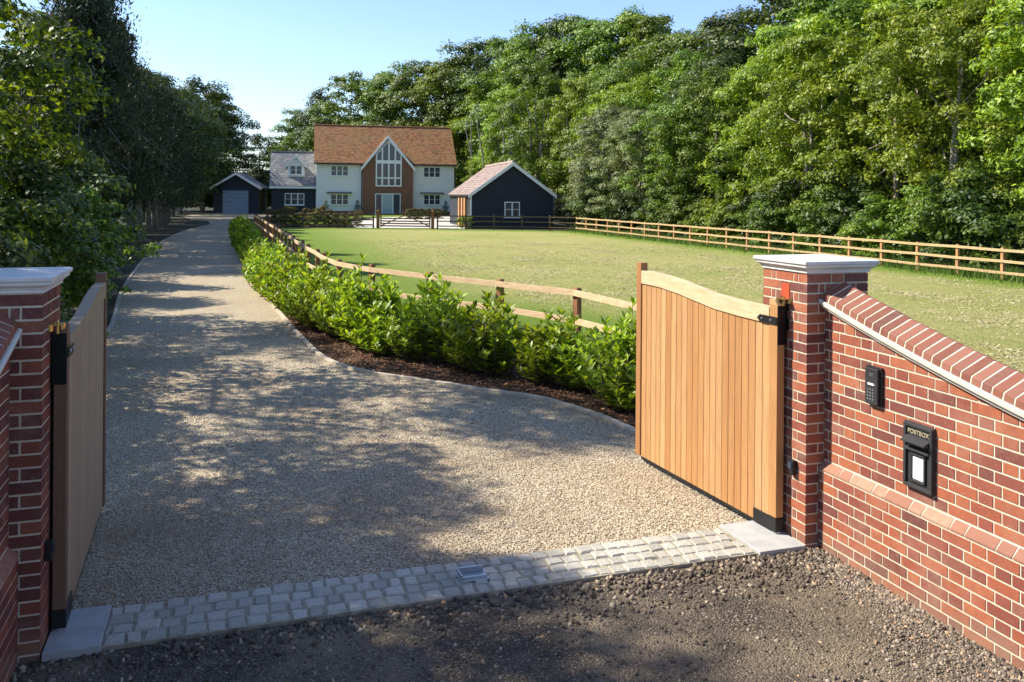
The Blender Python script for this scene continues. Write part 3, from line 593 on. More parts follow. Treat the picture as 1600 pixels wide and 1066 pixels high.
def ledge_z(t): return max(1.812 - 0.29 * t + 0.0275 * t * t, 1.05) if t < 5.2 else 1.05
def wing_wall(J, sgn, length, label):
    """J on the pillar's road face; wall runs along -D1; visible face normal = -sgn*D2"""
    rt = root('brick_wall', J, 0, label, 'wall', 'sloping wing walls')
    ax = -D1; n = -D2 * sgn; O = Vector((0, 0, 0)); rr = random.Random(21 + sgn); TH = 0.27
    up = MB(); core = MB(); P_ = 0.05; zp = 0.60; th0 = 0.07
    def segs_for(ci, off=0.0):
        s = -0.3375 + (0.16875 if ci % 2 else 0.0) + off; out = []; big = True
        while s < length:
            for w_ in (0.215, 0.1025):
                a, b = max(s, 0.004), min(s + w_ - 0.0025, length)
                if b - a > 0.01: out.append((a, b))
                s += w_ + JT
        return out
    ci = 0; z = -0.15
    while z < 2.0:
        low = z < zp - 0.03
        if low: brick_run(up, O, ax, n, segs_for(ci), z, lambda a: zp - 0.005, 0.03, P_, rr=rr)
        else:
            if z > zp + 0.0: brick_run(up, O, ax, n, segs_for(ci), z, lambda a: ledge_z(a) - 0.006, 0.03, 0, rr=rr)
        brick_run(up, O - n * TH, ax, -n, segs_for(ci + 1), z, lambda a: ledge_z(a) - 0.006, 0.03, 0, rr=rr)
        z += 0.075; ci += 1
    up.build('brickwork', M['brick'] if sgn > 0 else M['brick_shaded'], rt)
    o = lambda s, nn, z: O + ax * s + n * nn + Vector((0, 0, z))
    core.hexa([o(0.002, P_ - 0.004, -0.15), o(length, P_ - 0.004, -0.15), o(length, -TH + 0.004, -0.15), o(0.002, -TH + 0.004, -0.15), o(0.002, P_ - 0.004, zp - 0.004), o(length, P_ - 0.004, zp - 0.004), o(length, -TH + 0.004, zp - 0.004), o(0.002, -TH + 0.004, zp - 0.004)])
    N = 24
    for i in range(N):
        a, b = length * i / N + 0.002, length * (i + 1) / N + 0.002
        core.hexa([o(a, -0.004, zp - 0.01), o(b, -0.004, zp - 0.01), o(b, -TH + .004, zp - .01), o(a, -TH + .004, zp - .01), o(a, -0.004, ledge_z(a)), o(b, -0.004, ledge_z(b)), o(b, -TH + .004, ledge_z(b)), o(a, -TH + .004, ledge_z(a))])
    core.build('mortar_core', M['mortar'], rt)
    # plinth course of splayed bricks
    pl = MB(); s = 0.004; k = 0
    while s < length:
        L = 0.215 if k % 2 == 0 else 0.1025; a, b = s, min(s + L, length)
        pl.hexa([o(a, P_ + 0.001, zp - 0.0), o(b, P_ + .001, zp - 0.0), o(b, -0.01, zp), o(a, -0.01, zp), o(a, P_ + .001, zp + 0.012), o(b, P_ + .001, zp + 0.012), o(b, 0.001, zp + 0.062), o(a, 0.001, zp + 0.062)])
        s += L + JT; k += 1
    pl.build('plinth_course', M['brick_pale'], rt)
    mm = MB(); mm.hexa([o(.003, P_ - 0.003, zp - 0.003), o(length, P_ - 0.003, zp - 0.003), o(length, -0.01, zp - .003), o(.003, -0.01, zp - .003), o(.003, P_ - 0.003, zp + 0.009), o(length, P_ - 0.003, zp + 0.009), o(length, -0.003, zp + 0.064), o(.003, -0.003, zp + 0.064)])
    mm.build('plinth_mortar', M['mortar'], rt)
    # cream moulded ledge
    prof = [(-0.005, 0.0), (0.028, 0.0), (0.034, 0.022), (0.056, 0.03), (0.062, 0.055), (0.050, 0.062), (-0.13, 0.062)]
    for side in (1, -1):
        lb = MB(); ring = []
        for i in range(N + 1):
            a = 0.003 + (length - 0.003) * i / N
            for (q, zz) in prof:
                nn = q if side > 0 else (-TH - q)
                ring.append(o(a, nn, ledge_z(a) + zz + (0.0 if q > -0.1 else 0)))
        k = len(prof); F_ = []
        for i in range(N):
            for j in range(k):
                F_.append([i * k + j, i * k + (j + 1) % k, (i + 1) * k + (j + 1) % k, (i + 1) * k + j])
        F_.append(list(range(k))[::-1]); F_.append([N * k + j for j in range(k)])
        lb.add(ring, F_); lb.build('ledge_moulding', M['cream_stone'], rt)
    # brick-on-edge coping
    cp = MB(); cm = MB(); s = 0.01
    sec = [(0.038, 0.0), (0.038, 0.046), (0.033, 0.052), (-TH / 2 + 0.01, 0.134), (-TH / 2 - 0.01, 0.134), (-TH - 0.033, 0.052), (-TH - 0.038, 0.046), (-TH - 0.038, 0.0)]
    def section(a, shrink=0.0):
        sl = (ledge_z(a + 0.01) - ledge_z(a - 0.01)) / 0.02
        return [o(a - sl * (zz) * -0.0 + sl * -zz * -1 * 0 + (-sl) * zz, q - (shrink if q > -0.1 else -shrink), ledge_z(a) + 0.058 + zz - (shrink if zz > 0.01 else 0)) for q, zz in sec]
    k = len(sec)
    while s < length - 0.03:
        A, B = section(s), section(s + 0.066)
        cp.add(A + B, [list(range(k)), list(range(k, 2 * k))[::-1]] + [[j, k + j, k + (j + 1) % k, (j + 1) % k] for j in range(k)])
        s += 0.066 + 0.010
    cp.build('coping_bricks', M['coping'], rt, bevel=0.003)
    ring = []; 
    for i in range(N + 1): ring += section(0.006 + (length - 0.03) * i / N, 0.0025)
    F_ = [[i * k + j, i * k + (j + 1) % k, (i + 1) * k + (j + 1) % k, (i + 1) * k + j] for i in range(N) for j in range(k)] + [list(range(k))[::-1], [N * k + j for j in range(k)]]
    cm.add(ring, F_); cm.build('coping_mortar', M['mortar'], rt)
    return rt
t = NT('brick_pale'); r = t.rnd(); c = t.ramp(r, [(0, (0.25, 0.12, 0.08)), (0.5, (0.33, 0.16, 0.105)), (1, (0.40, 0.235, 0.155))]); c = t.mix(t.ramp(t.noise(t.co(), 20, 5), [(.4, 0.), (.8, .5)]), c, (0.22, 0.10, 0.08)); t.bump(t.noise(t.co(), 160, 5), .4, .004); M['brick_pale'] = t.done(c, .88, .2)
t = NT('coping'); r = t.rnd(); c = t.ramp(r, [(0, (0.17, 0.062, 0.042)), (0.4, (0.235, 0.088, 0.055)), (0.75, (0.28, 0.12, 0.08)), (1, (0.13, 0.056, 0.045))]); c = t.mix(t.ramp(t.noise(t.co(), 24, 5), [(.4, 0.), (.8, .5)]), c, (0.24, 0.12, 0.09)); t.bump(t.noise(t.co(), 160, 5), .4, .004); M['coping'] = t.done(c, .85, .25)
WR = wing_wall(CR + D2 * 0.16, 1, 5.0, 'long sunlit brick wing wall sloping down to the right, with intercom and postbox on it')
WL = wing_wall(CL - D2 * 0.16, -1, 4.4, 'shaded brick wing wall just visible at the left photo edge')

# ---- intercom and postbox on the right wall (frame: x = toward camera along the wall, y = into the wall, z up)
def wall_frame(name, t, z, label, cat):
    r = root(name, CR + D2 * 0.16 - D1 * t + Vector((0, 0, z)), math.atan2(-D1.y, -D1.x), label, cat); return r
# local: +x = -D1 (towards camera), local +y = rot90(+x) = D2 -> into the wall (for sgn=+1), outward = -y
ic = wall_frame('intercom', 0.545, 1.20, 'slim black keypad intercom panel on the sunlit brick wall above the postbox', 'intercom')
m_ = MB(); m_.box(-0.075, 0.075, -0.022, -0.002, 0, 0.27); m_.build('back_box', M['black'], ic, bevel=0.004)
m_ = MB(); m_.prism([(-0.06, 0.012), (0.06, 0.012), (0.06, 0.258), (-0.06, 0.258)], -0.045, -0.023); m_.build('front_plate', M['blackpl'], ic, bevel=0.004)
m_ = MB()
for r_ in range(4):
    for c_ in range(3): x = -0.026 + c_ * 0.024; z = 0.045 + r_ * 0.022; m_.box(x - 0.007, x + 0.007, -0.050, -0.0455, z - 0.006, z + 0.006)
m_.build('keypad', M['steel'], ic, bevel=0.001)
m_ = MB()
for r_ in range(3): m_.box(-0.018, 0.022, -0.0475, -0.0455, 0.205 + r_ * 0.009, 0.209 + r_ * 0.009)
m_.build('speaker_grille', M['steel'], ic)
m_ = MB(); m_.box(-0.03, 0.028, -0.0475, -0.0455, 0.143, 0.157); m_.build('name_label', M['paper'], ic)
m_ = MB(); m_.box(0.033, 0.045, -0.0475, -0.0455, 0.144, 0.156); m_.build('call_button', M['steel'], ic)
pb = wall_frame('postbox', 0.955, 0.745, 'black cast wall postbox with gilt POSTBOX lettering and a white paper label', 'postbox')
m_ = MB(); m_.box(-0.125, 0.125, -0.018, -0.002, 0, 0.43); m_.build('back_plate', M['blackpl'], pb, bevel=0.003)
m_ = MB(); 
for a in ((-0.122, -0.098, 0.03, 0.40), (0.098, 0.122, 0.03, 0.40), (-0.122, 0.122, 0.006, 0.03), (-0.122, 0.122, 0.40, 0.424)): m_.box(a[0], a[1], -0.034, -0.019, a[2], a[3])
m_.build('raised_frame', M['blackpl'], pb, bevel=0.005)
# hood over the slot
m_ = MB(); m_.V = [(-0.1, -0.019, 0.345), (0.1, -0.019, 0.345), (0.1, -0.019, 0.30), (-0.1, -0.019, 0.30), (-0.1, -0.075, 0.318), (0.1, -0.075, 0.318), (0.1, -0.075, 0.306), (-0.1, -0.075, 0.306)]
m_.F = [[0, 4, 5, 1], [4, 7, 6, 5], [7, 3, 2, 6], [0, 3, 7, 4], [1, 5, 6, 2], [0, 1, 2, 3]]; m_.M = [0] * 6; m_.build('slot_hood', M['blackpl'], pb, bevel=0.002)
m_ = MB(); m_.box(-0.075, 0.075, -0.0205, -0.019, 0.272, 0.298); m_.build('slot', M['black'], pb)
m_ = MB(); m_.V = [(-0.1, -0.019, 0.272), (0.1, -0.019, 0.272), (0.1, -0.019, 0.25), (-0.1, -0.019, 0.25), (-0.1, -0.045, 0.262), (0.1, -0.045, 0.262), (0.1, -0.045, 0.25), (-0.1, -0.045, 0.25)]
m_.F = [[0, 4, 5, 1], [4, 7, 6, 5], [7, 3, 2, 6], [0, 3, 7, 4], [1, 5, 6, 2], [0, 1, 2, 3]]; m_.M = [0] * 6; m_.build('slot_lip', M['blackpl'], pb, bevel=0.002)
m_ = MB()
for a in ((-0.085, -0.07, 0.05, 0.235), (0.07, 0.085, 0.05, 0.235)): m_.box(a[0] + (0.02 if a[0] < 0 else -0.02), a[1] + (0.02 if a[0] < 0 else -0.02), -0.032, -0.019, a[2], a[3])
m_.box(-0.065, 0.065, -0.032, -0.019, 0.22, 0.235); m_.box(-0.065, 0.065, -0.032, -0.019, 0.05, 0.064); m_.build('label_frame', M['blackpl'], pb, bevel=0.003)
m_ = MB(); m_.box(-0.048, 0.048, -0.022, -0.0195, 0.068, 0.216); m_.build('paper_label', M['paper'], pb)
M['ink'] = plain('grey_ink', (0.35, 0.36, 0.40)); m_ = MB(); rr = random.Random(2)
for k in range(9): z = 0.195 - k * 0.013; w_ = rr.uniform(0.012, 0.03); m_.box(-w_, w_, -0.0228, -0.0222, z, z + 0.0022)
m_.build('label_print', M['ink'], pb)
fc = bpy.data.curves.new('lettering', 'FONT'); fc.body = 'POSTBOX'; fc.size = 0.040; fc.extrude = 0.003; fc.align_x = 'CENTER'; fc.offset = 0.0006; fc.space_character = 1.02
fo = bpy.data.objects.new('lettering', fc); COL.objects.link(fo); fo.parent = pb; fo.location = (0, -0.0225, 0.358); fo.rotation_euler = (R_(90), 0, 0)
fc.materials.append(M['letter']); bpy.context.view_layer.update()
lm = bpy.data.meshes.new_from_object(fo.evaluated_get(bpy.context.evaluated_depsgraph_get())); lm.materials.clear(); lm.materials.append(M['letter'])
bpy.data.objects.remove(fo); fo = link('lettering', lm, pb, (0, -0.0225, 0.358)); fo.rotation_euler = (R_(90), 0, 0)
# photocells
def photocell(C, sgn, s, z, label):
    nrm = -D2 * sgn
    r = root('photocell', C + D1 * s + Vector((0, 0, z)) , math.atan2(nrm.y, nrm.x) + R_(90), label, 'sensor', 'gate sensors')
    m_ = MB(); m_.box(-0.03, 0.03, -0.04, -0.002, -0.055, 0.055); m_.build('housing', M['black'], r, bevel=0.006)
    m_ = MB(); m_.box(-0.02, 0.02, -0.048, -0.041, -0.01, 0.04); m_.build('lens', M['glass'], r, bevel=0.003)
photocell(CR, 1, 0.13, 0.585, 'small black gate sensor low on the sunlit right pillar')
photocell(CL, -1, 0.12, 0.575, 'small black gate sensor low on the shaded left pillar')

# ================================================================ GATES
def gate(hinge, direction, side, label, MS=None, MD=None, MR=None):
    MS = MS or M['cedar']; MD = MD or M['cedar_dark']; MR = MR or M['oak']
    """local x from hinge end to meeting end (length GL), y thickness; visible face at y=0 facing -y*side"""
    GL = 2.12; TH = 0.07
    rt = root('timber_gate', (hinge.x, hinge.y, 0.0), math.atan2(direction.y, direction.x), label, 'gate', 'driveway gate leaves')
    # visible face direction: for right gate camera sees face whose outward normal is left of direction
    fs = side
    def top(x):
        s = x / GL
        pts = [(0.0, 1.775), (0.08, 1.78), (0.22, 1.785), (0.38, 1.80), (0.52, 1.835), (0.66, 1.872), (0.8, 1.895), (0.92, 1.90), (1.0, 1.90)]
        for (a, za), (b, zb) in zip(pts[:-1], pts[1:]):
            if s <= b:
                q = (s - a) / (b - a); q = q * q * (3 - 2 * q) * 0.3 + q * 0.7; return za + (zb - za) * q
        return 1.90
    m_ = MB(); m_.box(0, 0.095, 0, fs * -TH, 0.07 + 0.10, 1.80); m_.add([], []); 
    m_.hexa([(0, 0, 1.80), (0.095, 0, 1.80), (0.095, -fs * TH, 1.80), (0, -fs * TH, 1.80), (0.035, 0, 1.845), (0.095, 0, 1.845), (0.095, -fs * TH, 1.845), (0.035, -fs * TH, 1.845)])
    m_.build('hinge_stile', MS if fs > 0 else MD, rt, bevel=0.003)
    m_ = MB(); m_.box(GL - 0.085, GL, 0.006 * fs, fs * -(TH + 0.0), 0.075, 1.975); m_.build('meeting_stile', MD, rt, bevel=0.004)
    m_ = MB(); N = 30; x0, x1 = 0.096, GL - 0.086; hr = 0.125
    for i in range(N):
        a, b = x0 + (x1 - x0) * i / N, x0 + (x1 - x0) * (i + 1) / N
        m_.hexa([(a, 0.004 * fs, top(a) - hr), (b, 0.004 * fs, top(b) - hr), (b, -fs * TH, top(b) - hr), (a, -fs * TH, top(a) - hr), (a, 0.004 * fs, top(a)), (b, 0.004 * fs, top(b)), (b, -fs * TH, top(b)), (a, -fs * TH, top(a))])
    m_.build('top_rail', MR, rt)
    m_ = MB(); nb = 22; bw = (x1 - x0) / nb; rr = random.Random(4)
    for i in range(nb):
        a = x0 + i * bw + 0.0018; b = x0 + (i + 1) * bw - 0.0018; y0 = -fs * 0.008 + rr.uniform(-0.0008, 0.0008); ch = 0.003
        za, zb = top(a) - hr - 0.0005, top(b) - hr - 0.0005; y1 = -fs * 0.030; zl = 0.075
        pts = [(a, y0 - fs * ch), (a + ch, y0), (b - ch, y0), (b, y0 - fs * ch), (b, y1), (a, y1)]
        m_.add([(x, y, zl) for x, y in pts] + [(x, y, za + (zb - za) * (x - a) / (b - a)) for x, y in pts], [list(range(6))[::-1], list(range(6, 12))] + [[k, (k + 1) % 6, 6 + (k + 1) % 6, 6 + k] for k in range(6)])
    m_.build('boards', MS, rt)
    m_ = MB(); m_.box(x0, x1, -fs * 0.031, -fs * 0.067, 0.12, 0.25); m_.box(x0, x1, -fs * 0.031, -fs * 0.067, 0.85, 0.97); m_.build('back_rail', M['cedar_dark'], rt)
    m_ = MB(); m_.box(x0, x1, -fs * 0.012, -fs * 0.06, 0.045, 0.074); m_.build('drop_strip', M['black'], rt)
    # bottom shoe and top hinge ironwork
    m_ = MB(); m_.box(-0.004, 0.27, 0.005 * fs, -fs * (TH + 0.004), 0.062, 0.165); m_.build('bottom_shoe', M['black'], rt, bevel=0.002)
    m_ = MB(); m_.tube([(0.03, -fs * 0.04, 0.051), (0.03, -fs * 0.04, 0.063)], [0.04, 0.04], 14); m_.build('pivot', M['steel'], rt)
    m_ = MB(); m_.box(-0.006, 0.06, -fs * 0.003, -fs * (TH + 0.012), 1.50, 1.80)
    m_.V = [(x - 0.0, y, z) for x, y, z in m_.V]
    m_.box(-0.006, -0.0, 0.0, -fs * (TH + .012), 1.50, 1.80)
    m_.build('hinge_bracket', M['black'], rt, bevel=0.002)
    m_ = MB(); pr_ = [(0.0, 1.655), (0.20, 1.655), (0.235, 1.684), (0.20, 1.713), (0.0, 1.713)]
    if fs > 0: m_.prism(pr_, 0.010, 0.004)
    else: m_.prism(pr_, -0.010, -0.004)
    st = m_.build('hinge_strap', M['black'], rt)
    for x in (0.07, 0.175): m_ = MB(); m_.tube([(x, fs * 0.010, 1.684), (x, fs * 0.016, 1.684)], [0.010, 0.008], 10); m_.build('bolt', M['steel'], st)
    m_ = MB(); m_.tube([(-0.01, -fs * 0.05, 1.80), (-0.01, -fs * 0.05, 1.875)], [0.009, 0.009], 10); m_.box(-0.04, 0.04, -fs * 0.02, -fs * 0.12, 1.852, 1.859); m_.tube([(0.03, -fs * 0.03, 1.82), (0.03, -fs * 0.03, 1.86)], [0.018, 0.018], 8)
    m_.tube([(-0.03, -fs * 0.09, 1.82), (-0.03, -fs * 0.09, 1.86)], [0.02, 0.02], 8); m_.build('hinge_pin', M['gold'], rt)
    m_ = MB(); m_.box(-0.02, 0.09, -fs * 0.10, -fs * 0.155, 1.60, 1.87); m_.build('hinge_plate', M['black'], rt, bevel=0.006)
    return rt
gr_dir = Vector((1.258 - 2.044, 8.58 - 6.63, 0)).normalized()
GRt = gate(Vector((2.044, 6.63, 0)), gr_dir, 1, 'open sunlit cedar gate leaf with curved pale top rail on the right')
gl_dir = Vector((-0.656, 1.85, 0)).normalized()
GLt = gate(Vector((-2.618, 5.10, 0)), gl_dir, -1, 'open shaded gate leaf seen nearly edge-on beside the left pillar', M['cedar_shaded'], M['cedar_end'], M['cedar_shaded'])

# ================================================================ FENCES
def fence(name, path, spacing, post_h, rails, rail_h, pm, rm, label, group='field fences', rail_side=-1, ps=0.11, rt=0.04, start=0.0, hfun=None, post_at_ends=True):
    rt_ = root(name, (path[0].x, path[0].y, 0), 0, label, 'fence', group); O = path[0]
    # arc-length
    cum = [0.0]
    for a, b in zip(path[:-1], path[1:]): cum.append(cum[-1] + (b - a).length)
    def at(s):
        s = max(0, min(s, cum[-1] - 1e-6))
        for i in range(len(path) - 1):
            if s <= cum[i + 1]:
                d = (path[i + 1] - path[i]); return path[i] + d * ((s - cum[i]) / max(1e-9, cum[i + 1] - cum[i])), d.normalized()
    n = max(1, round(cum[-1] / spacing)); rr = random.Random(hash(name) % 100 if False else len(label))
    for k in range(n + 1):
        p, d = at(start + (cum[-1] - start) * k / n); nn = Vector((-d.y, d.x, 0)); c = p - O; hh = post_h + rr.uniform(-0.03, 0.02)
        m_ = MB(); q = []
        ti = rr.uniform(-0.01, 0.01)
        for z in (-0.1, hh - 0.02, hh):
            e = ps / 2 if z < hh else ps / 2 - 0.012
            q += [c + d * (i * e + ti * z) + nn * (j * e) + Vector((0, 0, z)) for i, j in ((-1, -1), (1, -1), (1, 1), (-1, 1))]
        m_.add(q, [(3, 2, 1, 0), (8, 9, 10, 11)] + [(r * 4 + a, r * 4 + (a + 1) % 4, r * 4 + 4 + (a + 1) % 4, r * 4 + 4 + a) for r in (0, 1) for a in range(4)])
        m_.build('post', pm, rt_)
    seg = 2 if n > 3 else 1
    ns = max(2, int(cum[-1] / 0.6))
    for rz in rails:
        m_ = MB(); prev = None; wob = 0
        if n > 3: ns = n
        for k in range(ns + 1):
            s = start + (cum[-1] - start) * k / ns; p, d = at(s)
            nn = Vector((-d.y, d.x, 0)) * rail_side; b = p - O + nn * (ps / 2 + 0.002); zc = rz + 0.008 * math.sin(s * 1.7 + rz * 9)
            cur = [b + Vector((0, 0, zc - rail_h / 2)), b + nn * rt + Vector((0, 0, zc - rail_h / 2)), b + nn * rt + Vector((0, 0, zc + rail_h / 2)), b + Vector((0, 0, zc + rail_h / 2))]
            m_.V += [tuple(v) for v in cur]
        for k in range(ns):
            for j in range(4): m_.F.append([k * 4 + j, k * 4 + (j + 1) % 4, k * 4 + 4 + (j + 1) % 4, k * 4 + 4 + j])
        m_.F.append([3, 2, 1, 0]); m_.F.append([ns * 4 + j for j in range(4)]); m_.M = [0] * len(m_.F)
        m_.build('rail', rm, rt_)
    return rt_
fence('post_and_rail_fence', FPs, 2.05, 1.0, [0.885, 0.40], 0.105, M['post_brown'], M['rail'], 'curving low timber fence behind the laurel row beside the drive', rail_side=1)
NR = 30
fence('post_and_rail_fence', [FA - fdir * 16, FA - fdir * 5, FA + fdir * 12, FB], 1.82, 1.06, [0.98, 0.62, 0.26], 0.085, M['post_orange'], M['rail_gold'], 'long straight three-rail timber fence between the field and the wood', rail_side=1, ps=0.10)
gA, gB = px(590.6, 357.4), px(676, 358.6)
fence('post_and_rail_fence', [px(418, 356.5), px(500, 357), gA - Vector((0.35, 0, 0))], 2.3, 1.15, [1.02, 0.66, 0.28], 0.09, M['rail_grey'], M['rail_grey'], 'weathered grey fence in front of the red-tipped shrubs and the white house')
fence('post_and_rail_fence', [gB + Vector((0.35, 0, 0)), px(725, 359), px(847, 360.5), px(901, 362)], 2.2, 1.12, [1.0, 0.62, 0.25], 0.08, M['rail_grey'], M['rail_grey'], 'weathered grey fence in front of the navy outbuilding gable')
fg = root('field_gate', gA, math.atan2((gB - gA).y, (gB - gA).x), 'five-bar timber field gate with crossed braces in front of the courtyard', 'gate'); GW = (gB - gA).length
for x in (0.0, GW):
    m_ = MB(); m_.box(x - 0.1, x + 0.1, -0.1, 0.1, -0.1, 1.36); m_.hexa([(x - .1, -.1, 1.36), (x + .1, -.1, 1.36), (x + .1, .1, 1.36), (x - .1, .1, 1.36), (x - .07, -.07, 1.41), (x + .07, -.07, 1.41), (x + .07, .07, 1.41), (x - .07, .07, 1.41)]); m_.build('gate_post', M['rail_grey2'] if 'rail_grey2' in M else M['post_brown'], fg)
for x in (0.22, GW - 0.22):
    m_ = MB(); m_.box(x - 0.04, x + 0.04, -0.035, 0.035, 0.12, 1.2); m_.build('stile', M['rail_grey'], fg)
for z in (0.22, 0.40, 0.58, 0.78, 1.08):
    m_ = MB(); m_.box(0.26, GW - 0.26, -0.018, 0.018, z - 0.045, z + 0.045); m_.build('bar', M['rail_grey'], fg)
for a, b in (((0.28, 0.24), (GW / 2, 1.04)), ((GW - 0.28, 0.24), (GW / 2, 1.04))):
    m_ = MB(); m_.bar((a[0], -0.035, a[1]), (b[0], -0.035, b[1]), 0.03, 0.07); m_.build('brace', M['rail_grey'], fg)

# ================================================================ BUILDINGS
def window(parent, x0, x1, z0, z1, y, nx, nz=1, fr=0.075, sill=True, name='window', mull=0.06, split=None):
    m_ = MB(); d = 0.09
    m_.box(x0, x1, y - d, y - 0.002, z0, z0 + fr); m_.box(x0, x1, y - d, y - 0.002, z1 - fr, z1)
    m_.box(x0, x0 + fr, y - d, y - .002, z0 + fr, z1 - fr); m_.box(x1 - fr, x1, y - d, y - .002, z0 + fr, z1 - fr)
    for k in range(1, nx): x = x0 + (x1 - x0) * k / nx; m_.box(x - mull, x + mull, y - d + 0.003, y - .002, z0 + fr, z1 - fr)
    if nz > 1:
        for k in range(1, nz): z = z0 + (z1 - z0) * k / nz; m_.box(x0 + fr, x1 - fr, y - d + 0.02, y - .03, z - 0.018, z + 0.018)
    if sill: m_.box(x0 - 0.06, x1 + 0.06, y - d - 0.07, y - .002, z0 - 0.07, z0 - 0.001)
    w_ = m_.build(name, M['white'], parent)
    m_ = MB(); m_.box(x0 + fr, x1 - fr, y - 0.028, y - 0.004, z0 + fr, z1 - fr); m_.build('pane', M['glass'], w_)
    return w_
TH = R_(13.2)
H0P = px(493.5, 335.5); HY = H0P.y
hs = root('farmhouse', (H0P.x, H0P.y, 0), TH, 'large white and brick two-storey house with orange tiled roof and glazed gable', 'house')
hc, hsn = math.cos(TH), math.sin(TH)
def hf(u, v, off=0.0):                    # pixel -> (x, z) on the facade plane shifted by off in local y
    d = ray(u, v); O = Vector((H0P.x - hsn * off, H0P.y + hc * off, 0)); n = Vector((-hsn, hc, 0)); t = O.dot(n) / d.dot(n)
    P = Vector((d.x * t, d.y * t, CAMZ + d.z * t)); return (P - O).x * hc + (P - O).y * hsn, P.z
def hx(u, off=0): return hf(u, 300, off)[0]
def hzv(u, v, off=0): return hf(u, v, off)[1]
LW = hx(709.3); EZ = hzv(493, 255.5); DEP = 9.4
# main body
m_ = MB(); m_.box(0, LW, 0, DEP, -0.2, EZ); m_.build('wall', M['white_boards'], hs)
m_ = MB(); m_.box(-0.03, LW + 0.03, -0.03, DEP + .03, -0.2, 0.45); m_.build('brick_plinth', M['house_brick'], hs)
RZ = hf(489.5, 195, DEP / 2)[1]
def roof_slab(x0, x1, y0, y1, z0, yr, zr, th=0.16):  # ridge along x
    m_ = MB(); n = Vector((0, -(zr - z0), (yr - y0))).normalized() * th
    m_.hexa([(x0, y0, z0 - 0.03), (x1, y0, z0 - .03), (x1, yr, zr - th * 1.3), (x0, yr, zr - th * 1.3), (x0, y0, z0 + th), (x1, y0, z0 + th), (x1, yr, zr), (x0, yr, zr)])
    m_.hexa([(x0, yr, zr - th * 1.3), (x1, yr, zr - th * 1.3), (x1, y1, z0 - .03), (x0, y1, z0 - .03), (x0, yr, zr), (x1, yr, zr), (x1, y1, z0 + th), (x0, y1, z0 + th)])
    return m_
rf_ = roof_slab(-0.25, LW + 0.3, -0.45, DEP + 0.45, EZ - 0.05, DEP / 2, RZ).build('roof', M['clay_tiles'], hs)
m_ = MB()
for k in range(48): a = -0.25 + (LW + 0.55) * k / 48; m_.tube([(a, DEP / 2, RZ - 0.02), (a + (LW + .55) / 48 - 0.02, DEP / 2, RZ - 0.02)], [0.13, 0.12], 8)
m_.build('ridge_tiles', M['ridge_brown'], rf_)
m_ = MB(); m_.prism([(0, EZ), (LW, EZ), (LW, EZ + .01), (0, EZ + .01)], 0.01, 0.02)
# gable end fills
for x in (0.0, LW - 0.05):
    g_ = MB(); g_.V = [(x, 0.0, EZ - .1), (x, DEP, EZ - .1), (x, DEP / 2, RZ - 0.3), (x + .05, 0.0, EZ - .1), (x + .05, DEP, EZ - .1), (x + .05, DEP / 2, RZ - 0.3)]
    g_.F = [[0, 2, 1], [3, 4, 5], [0, 1, 4, 3], [1, 2, 5, 4], [2, 0, 3, 5]]; g_.M = [0] * 5; g_.build('gable_end', M['white_boards'], hs)
# gutters
m_ = MB(); GY = -0.8; gx0, gx1 = hx(567, GY), hx(645.3, GY)
m_.tube([(-0.25, -0.5, EZ - 0.03), (gx0 - .1, -0.5, EZ - 0.03)], [0.07, .07], 8); m_.build('gutter', M['black'], hs)
m_ = MB(); m_.tube([(gx1 + .1, -0.5, EZ - 0.03), (LW + 0.3, -0.5, EZ - 0.03)], [0.07, .07], 8); m_.build('gutter', M['black'], hs)
m_ = MB(); m_.tube([(gx0 - .12, -0.1, EZ - .1), (gx0 - .12, -0.1, 0.1)], [0.045, .045], 8); m_.build('downpipe', M['black'], hs)
# brick gable bay
gm = (gx0 + gx1) / 2; ax_, az_ = hf(606.5, 214, GY); gm = ax_
ez = hzv(567, 259.5, GY); apz = az_ - 0.15
gxL, gxR = gx0, gx1
m_ = MB(); m_.prism([(gxL, -0.2), (gxR, -0.2), (gxR, ez + .2), (gm, apz - .1), (gxL, ez + .2)], GY, DEP / 2 - 0.8); m_.build('brick_gable', M['house_brick'], hs)
# bay roof (ridge along y)
def rake(x0, z0, x1, z1, ya, yb, th, name, mat, par):
    m_ = MB(); m_.hexa([(x0, ya, z0 - th), (x1, ya, z1 - th), (x1, yb, z1 - th), (x0, yb, z0 - th), (x0, ya, z0), (x1, ya, z1), (x1, yb, z1), (x0, yb, z0)]) if x1 > x0 else m_.hexa([(x1, ya, z1 - th), (x0, ya, z0 - th), (x0, yb, z0 - th), (x1, yb, z1 - th), (x1, ya, z1), (x0, ya, z0), (x0, yb, z0), (x1, yb, z1)]); return m_.build(name, mat, par)
xl, zl = hf(564, 262.5, GY - .3); xr, zr = hf(648.5, 263.5, GY - .3); xa, za = hf(606.5, 211.5, GY - .3)
rake(xl, zl, xa, za, GY - 0.28, DEP / 2 - 1.0, 0.14, 'bay_roof', M['clay_tiles_y'] if 'clay_tiles_y' in M else M['clay_tiles'], hs)
rake(xa, za, xr, zr, GY - 0.28, DEP / 2 - 1.0, 0.14, 'bay_roof', M['clay_tiles'], hs)
rake(xl - .02, zl + .01, xa, za + .02, GY - 0.34, GY - 0.285, 0.42, 'bargeboard', M['white'], hs)
rake(xa, za + .02, xr + .02, zr + .01, GY - 0.34, GY - 0.285, 0.42, 'bargeboard', M['white'], hs)
